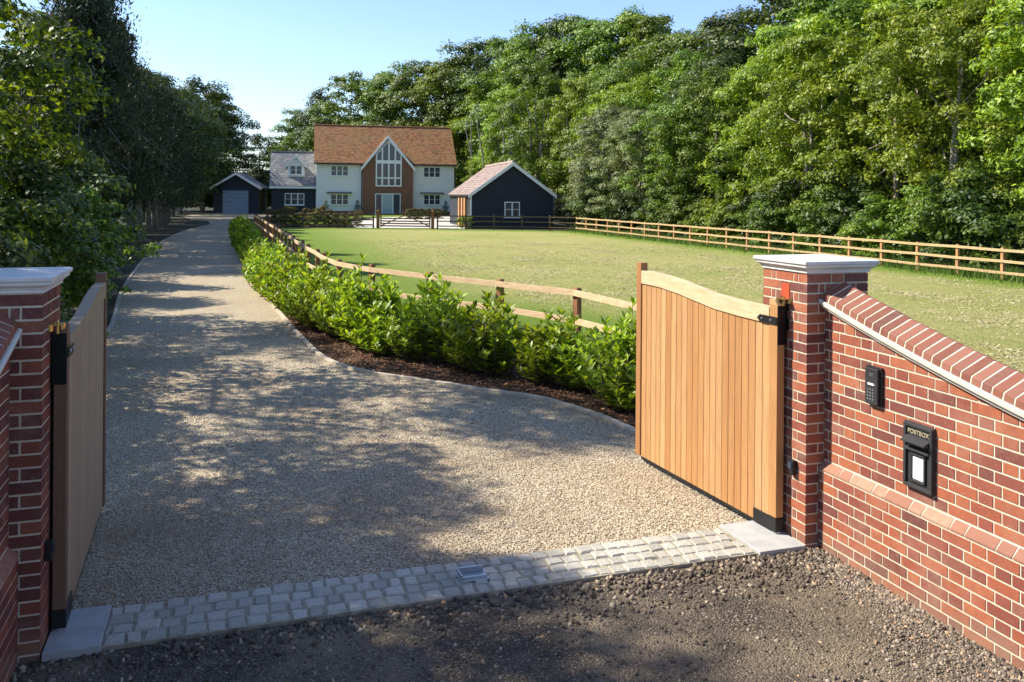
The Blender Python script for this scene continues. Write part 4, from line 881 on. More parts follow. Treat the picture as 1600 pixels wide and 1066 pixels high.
# glazed gable window
wx0, wx1 = hx(586.8, GY), hx(627.3, GY); wz0, wz1, wt = hzv(587, 291.5, GY), hzv(587, 251, GY), hzv(606, 219, GY)
zs = hzv(587, 242, GY); zc = hzv(587, 278, GY); wmid = (wx0 + wx1) / 2; y = GY
m_ = MB(); f = 0.16
m_.box(wx0, wx1, y - .12, y - .002, wz0, wz0 + .16); m_.box(wx0, wx0 + f, y - .12, y - .002, wz0 + .16, zs); m_.box(wx1 - f, wx1, y - .12, y - .002, wz0 + .16, zs)
m_.box(wx0 + f, wx1 - f, y - .118, y - .002, hzv(587, 255.5, GY), wz1 + 0.05)
m_.box(wx0 + f, wx1 - f, y - .112, y - .002, zc - .08, zc + .08)
for k in (1, 2, 3):
    x = wx0 + (wx1 - wx0) * k / 4; zt = zs + (wt - zs) * (1 - abs(k - 2) / 2) - 0.05
    for a, b in ((wz0 + .16, zc - .08), (zc + .08, hzv(587, 255.5, GY)), (wz1 + .05, zt)): m_.box(x - .09, x + .09, y - .115, y - .002, a, b)
for x0_, x1_ in ((wx0, wmid), (wx1, wmid)):
    a, b = (x0_, x1_) if x0_ < x1_ else (x1_, x0_); z0_, z1_ = (zs, wt) if x0_ < x1_ else (wt, zs)
    m_.hexa([(a, y - .11, z0_ - .14), (b, y - .11, z1_ - .14), (b, y - .002, z1_ - .14), (a, y - .002, z0_ - .14), (a, y - .11, z0_ + .05), (b, y - .11, z1_ + .05), (b, y - .002, z1_ + .05), (a, y - .002, z0_ + .05)])
gw = m_.build('gable_window', M['white'], hs)
m_ = MB(); m_.prism([(wx0 + .05, wz0 + .05), (wx1 - .05, wz0 + .05), (wx1 - .05, zs - .03), (wmid, wt - .05), (wx0 + .05, zs - .03)], y - .03, y - .004); m_.build('pane', M['glass'], gw)
# entrance
dx0, dx1 = hx(586.3, GY), hx(626, GY); dzt = hzv(606, 302.5, GY); da, db_ = hx(597.5, GY), hx(613.5, GY)
m_ = MB(); m_.box(dx0, dx1, y - .1, y - .002, dzt - .1, dzt)
for x in (dx0, da - .1, db_, dx1 - .1): m_.box(x, x + .1, y - .1, y - .002, 0.15, dzt - .1)
df_ = m_.build('door_frame', M['white'], hs)
m_ = MB(); m_.box(dx0 + .1, da - .1, y - .03, y - .004, .15, dzt - .1); m_.build('sidelight', M['glass'], df_)
m_ = MB(); m_.box(db_ + .1, dx1 - .1, y - .03, y - .004, .15, dzt - .1); m_.build('sidelight', M['glass'], df_)
m_ = MB(); m_.box(da, db_, y - .07, y - .004, .15, dzt - .1)
for k in range(5): q = da + .12 + (db_ - da - .24) * k / 5; m_.box(q + .02, q + (db_ - da - .24) / 5 - .02, y - .085, y - .071, .4, dzt - .3)
dr_ = m_.build('front_door', M['door_blue'], hs)
m_ = MB(); m_.box(db_ - .16, db_ - .12, y - .13, y - .086, 1.0, 1.3); m_.build('handle', M['steel'], dr_)
m_ = MB(); m_.box(dx0 - .4, dx1 + .4, y - 1.1, y - .003, -.1, .14); m_.build('step', M['paving'], hs)
for (u0, u1, v0, v1) in ((517, 544.3, 258.7, 275.3), (516.5, 544.3, 303.3, 320.3), (661.7, 687.8, 261, 277.5), (661.7, 687.8, 304, 320.3)):
    a, z1_ = hf(u0, v0); b, z0_ = hf(u1, v1); wn = window(hs, a, b, z0_, z1_, 0, 3, 2)
    if v0 > 290:
        m_ = MB(); m_.hexa([(a - .45, -.42, z1_ + .1), (b + .45, -.42, z1_ + .1), (b + .45, -.003, z1_ + .1), (a - .45, -.003, z1_ + .1), (a - .45, -.42, z1_ + .16), (b + .45, -.42, z1_ + .16), (b + .45, -.003, z1_ + .26), (a - .45, -.003, z1_ + .26)]); m_.build('window_canopy', M['lead'], hs)
# wing
wl = hx(421.5, 0.6); WY = 0.6; wez = hzv(450, 292, 0.3); wrd = 7.6; wrz = hf(440, 237.5, WY + wrd / 2)[1]
m_ = MB(); m_.box(wl + .2, -0.01, WY, WY + wrd, -.2, wez); m_.build('wing_wall', M['navy'], hs)
rw = roof_slab(wl - 0.05, -0.012, WY - .4, WY + wrd + .4, wez - .05, WY + wrd / 2, wrz).build('wing_roof', M['slate'], hs)
m_ = MB()
for k in range(16): a = wl + (-.1 - wl) * k / 16; m_.tube([(a, WY + wrd / 2, wrz - .01), (a + (-.1 - wl) / 16 - .03, WY + wrd / 2, wrz - .01)], [.12, .11], 8)
m_.build('ridge_tiles', M['lead'], rw)
g_ = MB(); x = wl + .2; g_.V = [(x, WY, wez - .1), (x, WY + wrd, wez - .1), (x, WY + wrd / 2, wrz - .3), (x + .05, WY, wez - .1), (x + .05, WY + wrd, wez - .1), (x + .05, WY + wrd / 2, wrz - .3)]
g_.F = [[0, 2, 1], [3, 4, 5], [0, 1, 4, 3], [1, 2, 5, 4], [2, 0, 3, 5]]; g_.M = [0] * 5; g_.build('gable_end', M['navy'], hs)
m_ = MB(); m_.box(wl - .05, -.012, WY - .44, WY - .405, wez - .2, wez + .04); m_.build('fascia', M['white'], hs)
a, z1_ = hf(445, 302, WY); b, z0_ = hf(475.3, 320.5, WY); window(hs, a, b, z0_, z1_, WY, 3, 2)
# dormer
DY = 1.3; a, dz0 = hf(449, 276, DY); b, dz1 = hf(476, 259, DY); dax, daz = hf(462.3, 243, DY)
dm = MB(); dm.prism([(a, dz0), (b, dz0), (b, dz1 + .1), (dax, daz - .2), (a, dz1 + .1)], DY, DY + 2.8); dmo = dm.build('dormer', M['white'], hs)
e0, ez0 = hf(445, 260.5, DY); e1, ez1 = hf(479.5, 260.5, DY)
rake(e0, ez0, dax, daz, DY - .25, DY + 3.0, .08, 'dormer_roof', M['slate'], dmo); rake(dax, daz, e1, ez1, DY - .25, DY + 3.0, .08, 'dormer_roof', M['slate'], dmo)
rake(e0 - .01, ez0 + .01, dax, daz + .01, DY - .29, DY - .252, .26, 'bargeboard', M['white'], dmo); rake(dax, daz + .01, e1 + .01, ez1 + .01, DY - .29, DY - .252, .26, 'bargeboard', M['white'], dmo)
aa, bb = hf(453, 258.5, DY), hf(472, 273, DY); window(dmo, aa[0], bb[0], bb[1], aa[1], DY, 2, 2, mull=.07)
# security light
m_ = MB(); q = hf(505, 262.5); m_.box(q[0] - .15, q[0] + .15, -.15, -.002, q[1] - .1, q[1] + .1); m_.build('alarm_box', M['white'], hs)

# ---- garage
gc = px(368.7, 334.3); ga = root('garage', gc, R_(7), 'small navy boarded garage with grey-blue door at the end of the drive', 'garage')
sc = gc.y / F_PX; hw = (403 - 334.5) / 2 * sc; gap = CAMZ + (301 - 271.5) * sc; gez = CAMZ + (301 - 292.5) * sc; gl = 6.2
m_ = MB(); m_.prism([(-hw, -.2), (hw, -.2), (hw, gez), (0, gap - .25), (-hw, gez)], 0, gl); m_.build('wall', M['navy'], ga)
M['olive'] = boards('olive_boards', (0.20, 0.17, 0.08)); m_ = MB(); m_.box(hw + .002, hw + .03, .1, gl, -.1, gez - .15); m_.build('side_cladding', M['olive'], ga)
M['slate_y'] = tiles('slate_tiles_y', [(0, (0.15, 0.155, 0.16)), (0.5, (0.21, 0.21, 0.205)), (1, (0.28, 0.275, 0.26))], 1, 0.4, 0.28)
ov = 0.35; zo = gez - ov * (gap - gez) / hw
rake(-hw - ov, zo + .1, 0, gap + .1, -.35, gl + .3, .16, 'roof', M['slate_y'], ga); rake(0, gap + .1, hw + ov, zo + .1, -.35, gl + .3, .16, 'roof', M['slate_y'], ga)
rake(-hw - ov - .03, zo + .12, 0, gap + .12, -.42, -.352, .30, 'bargeboard', M['white'], ga); rake(0, gap + .12, hw + ov + .03, zo + .12, -.42, -.352, .30, 'bargeboard', M['white'], ga)
gd0, gd1 = (349 - 368.7) * sc, (387 - 368.7) * sc; gdz = CAMZ + (301 - 298.8) * sc
m_ = MB(); m_.box(gd0, gd1, -.04, -.002, .01, gdz); m_.build('garage_door', M['garage_door'], ga)
m_ = MB(); m_.box(gd0 - .1, gd0 - .004, -.06, -.002, 0, gdz + .1); m_.box(gd1 + .004, gd1 + .1, -.06, -.002, 0, gdz + .1); m_.box(gd0 - .004, gd1 + .004, -.06, -.002, gdz + .004, gdz + .1); m_.build('door_frame', M['lead'], ga)
# ---- outbuilding (barn)
bc = px_y(800.7, 300, 67.0); bc.z = 0; bn = root('outbuilding', bc, R_(12), 'navy weatherboarded outbuilding with pinkish tiled roof beside the wood', 'outbuilding')
sb = 67.0 / F_PX; bhw = 66 * sb; bap = CAMZ + (304 - 254.5) * sb; bez = CAMZ + (304 - 309) * sb + .1; bl = 11.5
m_ = MB(); m_.prism([(-bhw, -.2), (bhw, -.2), (bhw, bez + .15), (0, bap - .25), (-bhw, bez + .15)], 0, bl); m_.build('wall', M['navy'], bn)
xo = bhw + .18; bz = bez - .0
rake(-xo, bz + .12, 0, bap + .04, -.25, bl + .2, .15, 'roof', M['barn_tiles'], bn); rake(0, bap + .04, xo, bz + .12, -.25, bl + .2, .15, 'roof', M['barn_tiles'], bn)
rake(-xo - .02, bz + .14, 0, bap + .06, -.32, -.252, .30, 'bargeboard', M['white'], bn); rake(0, bap + .06, xo + .02, bz + .14, -.32, -.252, .30, 'bargeboard', M['white'], bn)
m_ = MB()
for k in range(26): m_.tube([(0, -.25 + k * .45, bap + .07), (0, -.25 + k * .45 + .43, bap + .07)], [.12, .115], 8)
m_.build('ridge_tiles', M['ridge'], bn)
m_ = MB(); m_.tube([(-xo - .04, -.25, bz + .04), (-xo - .04, bl, bz + .04)], [.06, .06], 8); m_.build('gutter', M['black'], bn)
m_ = MB(); m_.box(-bhw - .03, -bhw + .08, -.03, -.001, 0, bez); m_.build('corner_board', M['white'], bn)
for k, yy in enumerate((2.2, 3.6, 5.2)):
    m_ = MB(); m_.box(-bhw - .16, -bhw - .002, yy - .35, yy + .35, 0, bez - .15); m_.build('oak_door', M['oakpost'], bn)
a, b = (788 - 800.7) * sb, (812.5 - 800.7) * sb; window(bn, a, b, CAMZ + (304 - 339.5) * sb, CAMZ + (304 - 315.5) * sb, 0, 2, 2, mull=.05)

# ================================================================ PLANTS
def leaf_quads(P, N, size, rng, aspect=0.5, droop=0.0, fold=False):
    """P centres, N preferred normals"""
    n = len(P); a = rng.normal(size=(n, 3)); N = N / (np.linalg.norm(N, axis=1)[:, None] + 1e-9)
    T = np.cross(N, a); T /= np.linalg.norm(T, axis=1)[:, None] + 1e-9
    T[:, 2] -= droop; T /= np.linalg.norm(T, axis=1)[:, None] + 1e-9
    B = np.cross(N, T); B /= np.linalg.norm(B, axis=1)[:, None] + 1e-9
    L = size[:, None]; Wd = L * aspect
    V = np.stack([P - T * L * .5, P + B * Wd * .5 - N * L * .06, P + T * L * .5 - N * L * .12, P - B * Wd * .5 - N * L * .06], 1)
    return V.reshape(-1, 3), np.arange(n * 4).reshape(n, 4)
def crown_mesh(name, mat, seed, Rx=3.2, z0=1.6, z1=11.0, nclump=110, per=190, leaf=(0.14, 0.26), cr_=(0.6, 1.15), aspect=0.55, droop=0.15, shape='round', inner=1500, flat=0.75):
    rng = np.random.default_rng(seed); H = z1 - z0; cs = []
    lob = rng.uniform(0, 6.283, 6)
    def env(th, s):
        if shape == 'round': r = (np.sin(np.clip(s, 0.0, 1) ** 0.8 * math.pi) * 0.9 + 0.12) ** 0.7
        elif shape == 'ash': r = (np.sin(np.clip(s * .93 + .04, 0, 1) ** 0.75 * math.pi) + 0.05) ** 0.6
        elif shape == 'column': r = np.clip(1.05 - s ** 2.2, 0.05, 1) * (0.75 + .25 * np.sin(s * 9 + lob[5]))
        else: r = np.clip(1.0 - s ** 1.5, .05, 1)
        r = r * (1 + .20 * np.sin(2 * th + lob[0] + 3 * s) + .14 * np.sin(3 * th + lob[1] - 5 * s) + .12 * np.sin(5 * th + lob[2] + 7 * s))
        return r
    s = rng.uniform(0, 1, nclump); th = rng.uniform(0, 6.283, nclump); rad = env(th, s) * (1 - rng.uniform(0, 1, nclump) ** 2.2 * .65)
    C = np.stack([np.cos(th) * rad * Rx, np.sin(th) * rad * Rx, z0 + s * H + rng.normal(0, .25, nclump)], -1)
    rc = rng.uniform(*cr_, nclump); Ps = []; Ns = []
    for c, r in zip(C, rc):
        m = int(per * (r / np.mean(cr_)) ** 2); dv = rng.normal(size=(m, 3)); dv /= np.linalg.norm(dv, axis=1)[:, None]
        dv[:, 2] = np.where(dv[:, 2] < -.35, -dv[:, 2] * .5, dv[:, 2])
        q = r * rng.uniform(.35, 1, m) ** .5 * (1 + .22 * np.sin(dv[:, 0] * 7 + c[0]) * np.sin(dv[:, 1] * 6 + c[1]))
        p = c + dv * q[:, None] * np.array([1, 1, flat]); out = np.array([c[0], c[1], 0]) ; out = out / (np.linalg.norm(out) + .1)
        Ps.append(p); Ns.append(dv * 1.0 + np.array([0, 0, .6]) + out * .35 + rng.normal(size=(m, 3)) * .33)
    if inner:
        s = rng.uniform(.03, .95, inner); th = rng.uniform(0, 6.283, inner); r = env(th, s) * rng.uniform(0, .8, inner) * Rx
        Ps.append(np.stack([np.cos(th) * r, np.sin(th) * r, z0 + s * H], -1)); Ns.append(rng.normal(size=(inner, 3)))
    P = np.concatenate(Ps); N = np.concatenate(Ns); sz = rng.uniform(*leaf, len(P))
    V, Fq = leaf_quads(P, N, sz, rng, aspect, droop); return mesh_np(name, V, Fq, mat), C
def trunk_mesh(name, mat, seed, C, h=8.0, r=0.17, nb=16, stems=1, lean=0.4):
    rr = random.Random(seed); mb = MB()
    for s_ in range(stems):
        ox, oy = (rr.uniform(-.5, .5), rr.uniform(-.5, .5)) if stems > 1 else (0, 0)
        lx, ly = rr.uniform(-lean, lean), rr.uniform(-lean, lean); pts = []; rad = []
        for k in range(9):
            q = k / 8; pts.append(Vector((ox + lx * q * 2 + .12 * math.sin(q * 7 + seed), oy + ly * q * 2 + .12 * math.cos(q * 6 + seed), -0.3 + q * (h + .3)))); rad.append(r * (1.25 if k == 0 else 1) * (1 - .82 * q) + .012)
        mb.tube(pts, rad, 8)
        for j in range(nb // stems):
            c = Vector(C[rr.randrange(len(C))]); q = rr.uniform(.25, .9); a = pts[int(q * 8)]
            if (c - a).length > 3.2: continue
            m = (a + c) / 2 + Vector((rr.uniform(-.3, .3), rr.uniform(-.3, .3), -.25))
            mb.tube([a, m, c], [r * .42 * (1 - q * .5), r * .25, .02], 5, cap=False)
    return mb.mesh(name, mat, True)
def conifer_mesh(name, mat, seed, H=10.0, R=1.9, z0=2.6, nbr=150):
    """drooping sprays hung along rising-then-drooping boughs"""
    rng = np.random.default_rng(seed); Ps = []; Ns = []; T_ = []; mb = MB(); br = []
    for i in range(nbr):
        s = rng.uniform(0, 1) ** .9; z = z0 + s * (H - z0); L = R * (1.05 - s ** 1.4) * rng.uniform(.55, 1.15) + .25; a = rng.uniform(0, 6.283)
        k = int(45 + 95 * L); q = rng.uniform(.12, 1, k) ** .8
        x = np.cos(a) * L * q; y = np.sin(a) * L * q; zz = z + .35 * L * q - .75 * L * q ** 2.2
        sp = .28 * (.5 + q) 
        p = np.stack([x + rng.normal(0, 1, k) * sp * .7, y + rng.normal(0, 1, k) * sp * .7, zz - rng.uniform(0, .55, k) * (.4 + q)], -1)
        Ps.append(p); Ns.append(np.stack([np.full(k, np.cos(a)), np.full(k, np.sin(a)), np.full(k, .35)], -1) + rng.normal(size=(k, 3)) * .6)
        br.append(((0, 0, z), (math.cos(a) * L * .5, math.sin(a) * L * .5, z + .12 * L), (math.cos(a) * L, math.sin(a) * L, z - .35 * L)))
    P = np.concatenate(Ps); N = np.concatenate(Ns); V, Fq = leaf_quads(P, N, rng.uniform(.10, .27, len(P)), rng, .28, 1.1)
    for b_ in br[::2]: mb.tube(b_, [.03, .02, .008], 4, cap=False)
    lx = rng.uniform(-.2, .2); mb.tube([(0, 0, -.3), (lx * .3, 0, H * .3), (lx * .6, .05, H * .6), (lx, 0, H + .2)], [.17, .13, .08, .015], 8)
    return mesh_np(name, V, Fq, mat), mb.mesh(name + '_trunk', M['bark_grey'], True)
ORD = ['first', 'second', 'third', 'fourth', 'fifth', 'sixth', 'seventh', 'eighth', 'ninth', 'tenth', 'eleventh', 'twelfth', 'thirteenth', 'fourteenth', 'fifteenth', 'sixteenth', 'seventeenth', 'eighteenth', 'nineteenth']
TENS = {2: 'twent', 3: 'thirt', 4: 'fort', 5: 'fift', 6: 'sixt', 7: 'sevent'}
def ordw(i):
    if i < 19: return ORD[i]
    n = i + 1; return TENS[n // 10] + ('ieth' if n % 10 == 0 else 'y-' + ORD[n % 10 - 1])
def plant(name, crown, trunk, loc, rz, sc, label, cat, group, szz=None, cname='crown', tname='trunk'):
    r = root(name, loc, rz, label, cat, group); r.scale = (sc, sc, szz if szz else sc)
    link(cname, crown, r)
    if trunk: link(tname, trunk, r)
    return r
CR_ = {}
def reg(key, *a, tm=None, **kw):
    me, C = crown_mesh(key + '_crown', *a, **kw); CR_[key] = (me, trunk_mesh(key + '_trunk', tm or M['bark_grey'], a[1], C, h=kw.get('z1', 11) * .8, stems=2 if key.startswith('ash') else 1)); return me
reg('ash1', M['leaf_bright'], 1, shape='ash', Rx=3.0, leaf=(.13, .26), aspect=.42, droop=.35, nclump=150, per=165, cr_=(.35, .9))
reg('ash2', M['leaf_bright'], 2, shape='ash', Rx=2.7, leaf=(.13, .26), aspect=.42, droop=.35, nclump=140, per=160, cr_=(.35, .85))
reg('maple1', M['leaf_yellow'], 3, Rx=3.3, leaf=(.11, .21), aspect=.8, nclump=145, per=160, cr_=(.38, .92))
reg('oak1', M['leaf_mid'], 4, Rx=3.6, leaf=(.11, .2), aspect=.7, nclump=165, per=165, cr_=(.38, .95))
reg('oak2', M['leaf_mid'], 5, Rx=3.4, leaf=(.11, .2), aspect=.7, nclump=150, per=165, z0=2.2, cr_=(.38, .92))
reg('willow1', M['leaf_grey'], 6, Rx=3.0, z0=.3, z1=9, leaf=(.14, .24), aspect=.32, droop=.1, nclump=260, per=130, cr_=(.3, .7), shape='round')
reg('willow2', M['leaf_grey'], 7, Rx=2.6, z0=.2, z1=8, leaf=(.14, .24), aspect=.32, droop=.1, nclump=230, per=130, cr_=(.3, .65), shape='round')
reg('dark1', M['leaf_dark'], 8, Rx=3.3, z0=1.2, leaf=(.13, .24), aspect=.6, nclump=130, per=180)
reg('dark2', M['leaf_dark'], 9, Rx=2.8, z0=1.0, leaf=(.13, .24), aspect=.6, nclump=120, per=180, shape='ash')
bush1, _ = crown_mesh('bush1', M['leaf_mid'], 12, Rx=1.3, z0=.1, z1=2.4, nclump=60, per=100, leaf=(.08, .16), cr_=(.18, .42), inner=900, shape='round')
bush2, _ = crown_mesh('bush2', M['leaf_bright'], 13, Rx=1.2, z0=.05, z1=2.0, nclump=55, per=95, leaf=(.08, .16), cr_=(.18, .4), inner=800, shape='round')
bush3, _ = crown_mesh('bush3', M['leaf_dark'], 14, Rx=1.4, z0=.1, z1=2.6, nclump=34, per=180, leaf=(.08, .18), cr_=(.3, .6), inner=1200, shape='round')
rr = random.Random(77)
DESC = {'ash': ('ash_tree', 'bright feathery ash tree'), 'maple': ('maple_tree', 'yellow-green maple tree'), 'oak': ('oak_tree', 'mid-green rounded oak tree'), 'willow': ('willow_tree', 'grey-green willow'), 'dark': ('broadleaf_tree', 'dark green tree')}
def tree(key, loc, height, label_tail, group, width=1.0):
    me, tk = CR_[key]; k = key.rstrip('0123456789'); nm, desc = DESC[k]; base = {'willow1': 9.3, 'willow2': 8.3}.get(key, 11.5)
    s = height / base
    return plant(nm, me, tk, loc, rr.uniform(0, 6.28), s * width, desc + ' ' + label_tail, 'tree', group, s)
def fpos(s, d):                           # along the right fence from FA towards the barn, d metres into the wood
    p = FA + fdir * s + fn * d; return Vector((p.x, p.y, hz(p.x, p.y)))
# front row along the right fence (s from near to far)
front = [(-8, 4.5, 'ash1', 12), (-3.5, 3.6, 'maple1', 10.5), (1.5, 4.6, 'ash2', 12), (6, 3.8, 'ash1', 11.0), (11, 5, 'maple1', 11.5), (15.5, 4.0, 'ash2', 11.0), (20, 4.6, 'ash1', 11.5), (25, 4.2, 'oak2', 10.5), (29, 3.4, 'oak1', 9.0), (33, 3.2, 'willow1', 8.6), (37.5, 3.0, 'willow2', 8.8), (41, 4.8, 'willow1', 9.5)]
def vis(s, d, R):
    p = fpos(s, d); return 800 + F_PX * p.x / p.y - R * F_PX / p.y < 1600
front = [q for q in front if vis(q[0], q[1], 3.4)]
for i, (s, d, k, h) in enumerate(front):
    tree(k, fpos(s, d), h, 'in the wood\'s front row, %s from the right' % ordw(i), 'front row of the wood', rr.uniform(.95, 1.15))
second = [(-9, 11, 'oak1', 15), (-3, 10.5, 'ash2', 15.5), (3, 11, 'maple1', 15), (9, 10, 'oak2', 15), (15, 10.5, 'ash1', 15.5), (21, 10, 'oak1', 14.5), (27, 10, 'ash2', 13.5), (33, 9.5, 'dark1', 12.5), (39, 10, 'oak2', 13.5), (45, 8.5, 'ash1', 13.0), (50, 10, 'oak1', 14), (55, 7.5, 'ash2', 14)]
second = [q for q in second if vis(q[0], q[1], 4.5)]
for i, (s, d, k, h) in enumerate(second):
    tree(k, fpos(s, d), h, 'in the wood\'s second row, %s from the right' % ordw(i), 'second row of the wood', rr.uniform(1.0, 1.2))
third = [(-6, 18, 'dark1', 17), (2, 19, 'oak2', 18), (9, 18, 'dark2', 18), (16, 18, 'oak1', 18), (23, 18, 'dark1', 17.5), (30, 18, 'oak2', 17.5), (37, 17, 'dark1', 17.5), (44, 18, 'dark2', 17.0), (51, 17, 'oak1', 17.0), (58, 17, 'dark1', 16.0), (64, 14, 'oak2', 15.5), (70, 12, 'ash1', 15.0), (33, 26, 'dark1', 17), (45, 27, 'dark2', 17), (55, 26, 'oak1', 17)]
third = [q for q in third if vis(q[0], q[1], 6)]
for i, (s, d, k, h) in enumerate(third):
    tree(k, fpos(s, d), h, 'at the back of the wood, %s from the right' % ordw(i), 'back row of the wood', rr.uniform(1.15, 1.35))
# trees behind the house: (u, v_top, y)
behind = sorted([(447, 208, 150, 'ash1'), (474, 172, 150, 'oak1'), (505, 140, 146, 'dark1'), (548, 112, 140, 'oak2'), (582, 135, 146, 'oak2'), (615, 104, 136, 'oak1'), (652, 96, 132, 'oak2'), (690, 90, 130, 'ash1'), (728, 74, 128, 'oak1'), (762, 60, 124, 'dark2'), (742, 150, 128, 'ash2'), (772, 120, 114, 'ash2'), (798, 130, 100, 'ash1'), (808, 52, 114, 'oak2'), (840, 44, 110, 'oak1'), (872, 28, 108, 'dark2'), (840, 95, 88, 'oak2'), (910, 26, 104, 'oak2'), (950, 20, 100, 'oak1'), (990, 18, 98, 'ash2'), (1028, 22, 94, 'oak2')])
for i, (u, v, y, k) in enumerate(behind):
    p = px_y(u, 300, y); g_ = hz(p.x, y); top = px_y(u, v, y).z
    tree(k, (p.x, p.y, g_), top - g_, 'rising behind the house and outbuilding roofs, %s from the left' % ordw(i), 'belt of trees behind the house', rr.uniform(.95, 1.2))
# slender bare-stemmed trees right of the house
for i, (u, y, h) in enumerate(((742, 104, 9), (768, 92, 8.5), (790, 90, 9), (830, 84, 8.5))):
    p = px_y(u, 300, y); m_ = MB(); q = Vector((p.x, p.y, hz(p.x, p.y)))
    r = root('bare_trunk_tree', q, 0, 'slender pale-stemmed tree behind the outbuilding, %s from the house' % ordw(i), 'tree', 'pale stems beside the outbuilding')
    for k in range(3):
        ox = rr.uniform(-.8, .8); m_.tube([(ox, 0, -.2), (ox + rr.uniform(-.3, .3), 0, h * .4), (ox * 1.5 + rr.uniform(-.5, .5), 0, h * .75), (ox * 2, 0, h)], [.13, .1, .06, .02], 6)
    m_.build('trunk', M['bark_grey'], r); link('crown', CR_['ash2'][0], r).scale = (.55, .55, .6); r.children[-1].location = (0, .4, h * .40)
# understorey bushes along the right fence
for i in range(34):
    s = -3 + i * 1.36 + rr.uniform(-.3, .3); d = rr.uniform(1.7, 3.0); sc_ = rr.uniform(.75, 1.35)
    k, nm = [(bush1, 'leafy mid-green'), (bush2, 'bright green'), (bush3, 'dark green')][rr.choice([0, 1, 2, 2, 0])]
    plant('bush', k, None, fpos(s, d), rr.uniform(0, 6.28), sc_, '%s bush behind the right field fence, %s from the right' % (nm, ordw(i)), 'bush', 'bushes behind the right fence', cname='foliage')
# ---- left side
con = [conifer_mesh('conifer%d' % i, M['conifer'], 30 + i, H=10 + i * .6, R=1.8 + .2 * i, z0=2.9 + .4 * i) for i in range(3)]
LC = [(196, 418, -.2, 10.6, 2), (214, 405, -.2, 10.8, 0), (232, 392, .3, 10.3, 1), (250, 380, .1, 9.2, 2), (262, 372, .4, 9.6, 0), (272, 366, .2, 9.4, 1), (279, 361, .3, 10, 2), (284, 357.5, .5, 10.2, 1), (288, 354.5, .5, 10.5, 0), (291, 351.5, .5, 10.8, 2), (292, 348, .6, 11.2, 1), (288, 345, .6, 12, 0)]
for i, (u, v, off, h, k) in enumerate(LC):
    p = px(u, v); s = h / (10 + k * .6)
    plant('conifer_tree', con[k][0], con[k][1], p + Vector((-1.6, 0, 0)), rr.uniform(0, 6.28), s * 1.15, 'dark drooping conifer beside the left drive edge, %s from the gate' % ordw(i), 'tree', 'conifers along the left of the drive', s)
# second line of dark trees further left, filling the mass
L2 = [(-20.5, 25.5, 'dark1', 9.6), (-22.5, 31, 'dark2', 10.5), (-19.5, 37, 'dark1', 10.5), (-23, 43, 'dark2', 11.5), (-25, 50, 'dark1', 11.5), (-27, 58, 'dark2', 12), (-29, 66, 'dark1', 12.5), (-32, 75, 'dark2', 13), (-34, 84, 'dark1', 13.5), (-37, 94, 'dark2', 14.0), (-40, 104, 'dark1', 15), (-44, 114, 'dark2', 16), (-42.5, 124, 'dark2', 17), (-37.5, 130, 'dark1', 11.5), (-41.5, 116, 'dark1', 18)]
for i, (x, y, k, h) in enumerate(L2):
    tree(k, (x, y, 0), h, 'in the shade left of the drive, %s from the gate' % ordw(i), 'shaded belt left of the drive', 1.15)
# big-leaved tree and neighbours near the left of the frame (their crowns shade the drive)
big, Cb = crown_mesh('lime_crown', M['leaf_lime'] if 'leaf_lime' in M else leafmat('lime_leaf', [(0.018, 0.042, 0.005), (0.05, 0.095, 0.008), (0.19, 0.25, 0.015)], trans=.42, clump=.6), 40, Rx=3.0, z0=1.0, z1=9.5, nclump=130, per=230, leaf=(.08, .15), cr_=(.35, .75), aspect=.62, inner=1200, droop=.3)
bigt = trunk_mesh('lime_trunk', M['bark'], 41, Cb, h=7.0, nb=7, r=.13)
LL = [(-12.4, 16.5, .88, 'big-leaved lime tree overhanging from the left photo edge behind the left pillar'), (-16.0, 21.5, .84, 'taller lime tree behind the nearest one at the left photo edge'), (-9.2, 11.6, 1.0, 'nearest lime tree, its crown just inside the left photo edge'), (-9.6, 7.0, .95, 'lime tree left of the gates whose crown shades the threshold'), (-9.0, 2.6, 1.0, 'lime tree at the roadside left of the camera'), (-13.4, 6.6, 1.36, 'tallest lime tree, standing back left of the gates')]
for x, y, s, lb in LL: plant('lime_tree', big, bigt, (x, y, 0), rr.uniform(0, 6.28), s, lb, 'tree', 'lime trees left of the gates', s)
for i, (x, y, s, k, nm) in enumerate(sorted([(-6.2, 10.5, .7, bush3, 'dark'), (-7.6, 13.5, .9, bush1, 'mid-green'), (-9.6, 17.5, 1.1, bush3, 'dark'), (-5.4, 8.6, .55, bush2, 'bright'), (-10.4, 20.5, 1.0, bush1, 'leafy'), (-12.6, 24.5, 1.3, bush3, 'dark spreading'), (-11.5, 14, 1.4, bush3, 'tall dark')], key=lambda q: q[1])):
    plant('bush', k, None, (x, y, 0), rr.uniform(0, 6.28), s, '%s bush in shade left of the drive, %s from the gates' % (nm, ordw(i)), 'bush', 'bushes left of the drive', cname='foliage')
for i, (u, y, sc_) in enumerate(((286, 118, 2.6), (300, 121, 2.9), (314, 119, 2.5), (327, 122, 2.8), (418, 128, 2.0), (436, 126, 2.4), (452, 130, 2.6))):
    p = px_y(u, 300, y); plant('bush', bush3, None, (p.x, p.y, hz(p.x, p.y)), i * 1.3, sc_, 'large dark bush closing the view behind the garage, %s from the left' % ordw(i), 'bush', 'bushes behind the garage', cname='foliage')
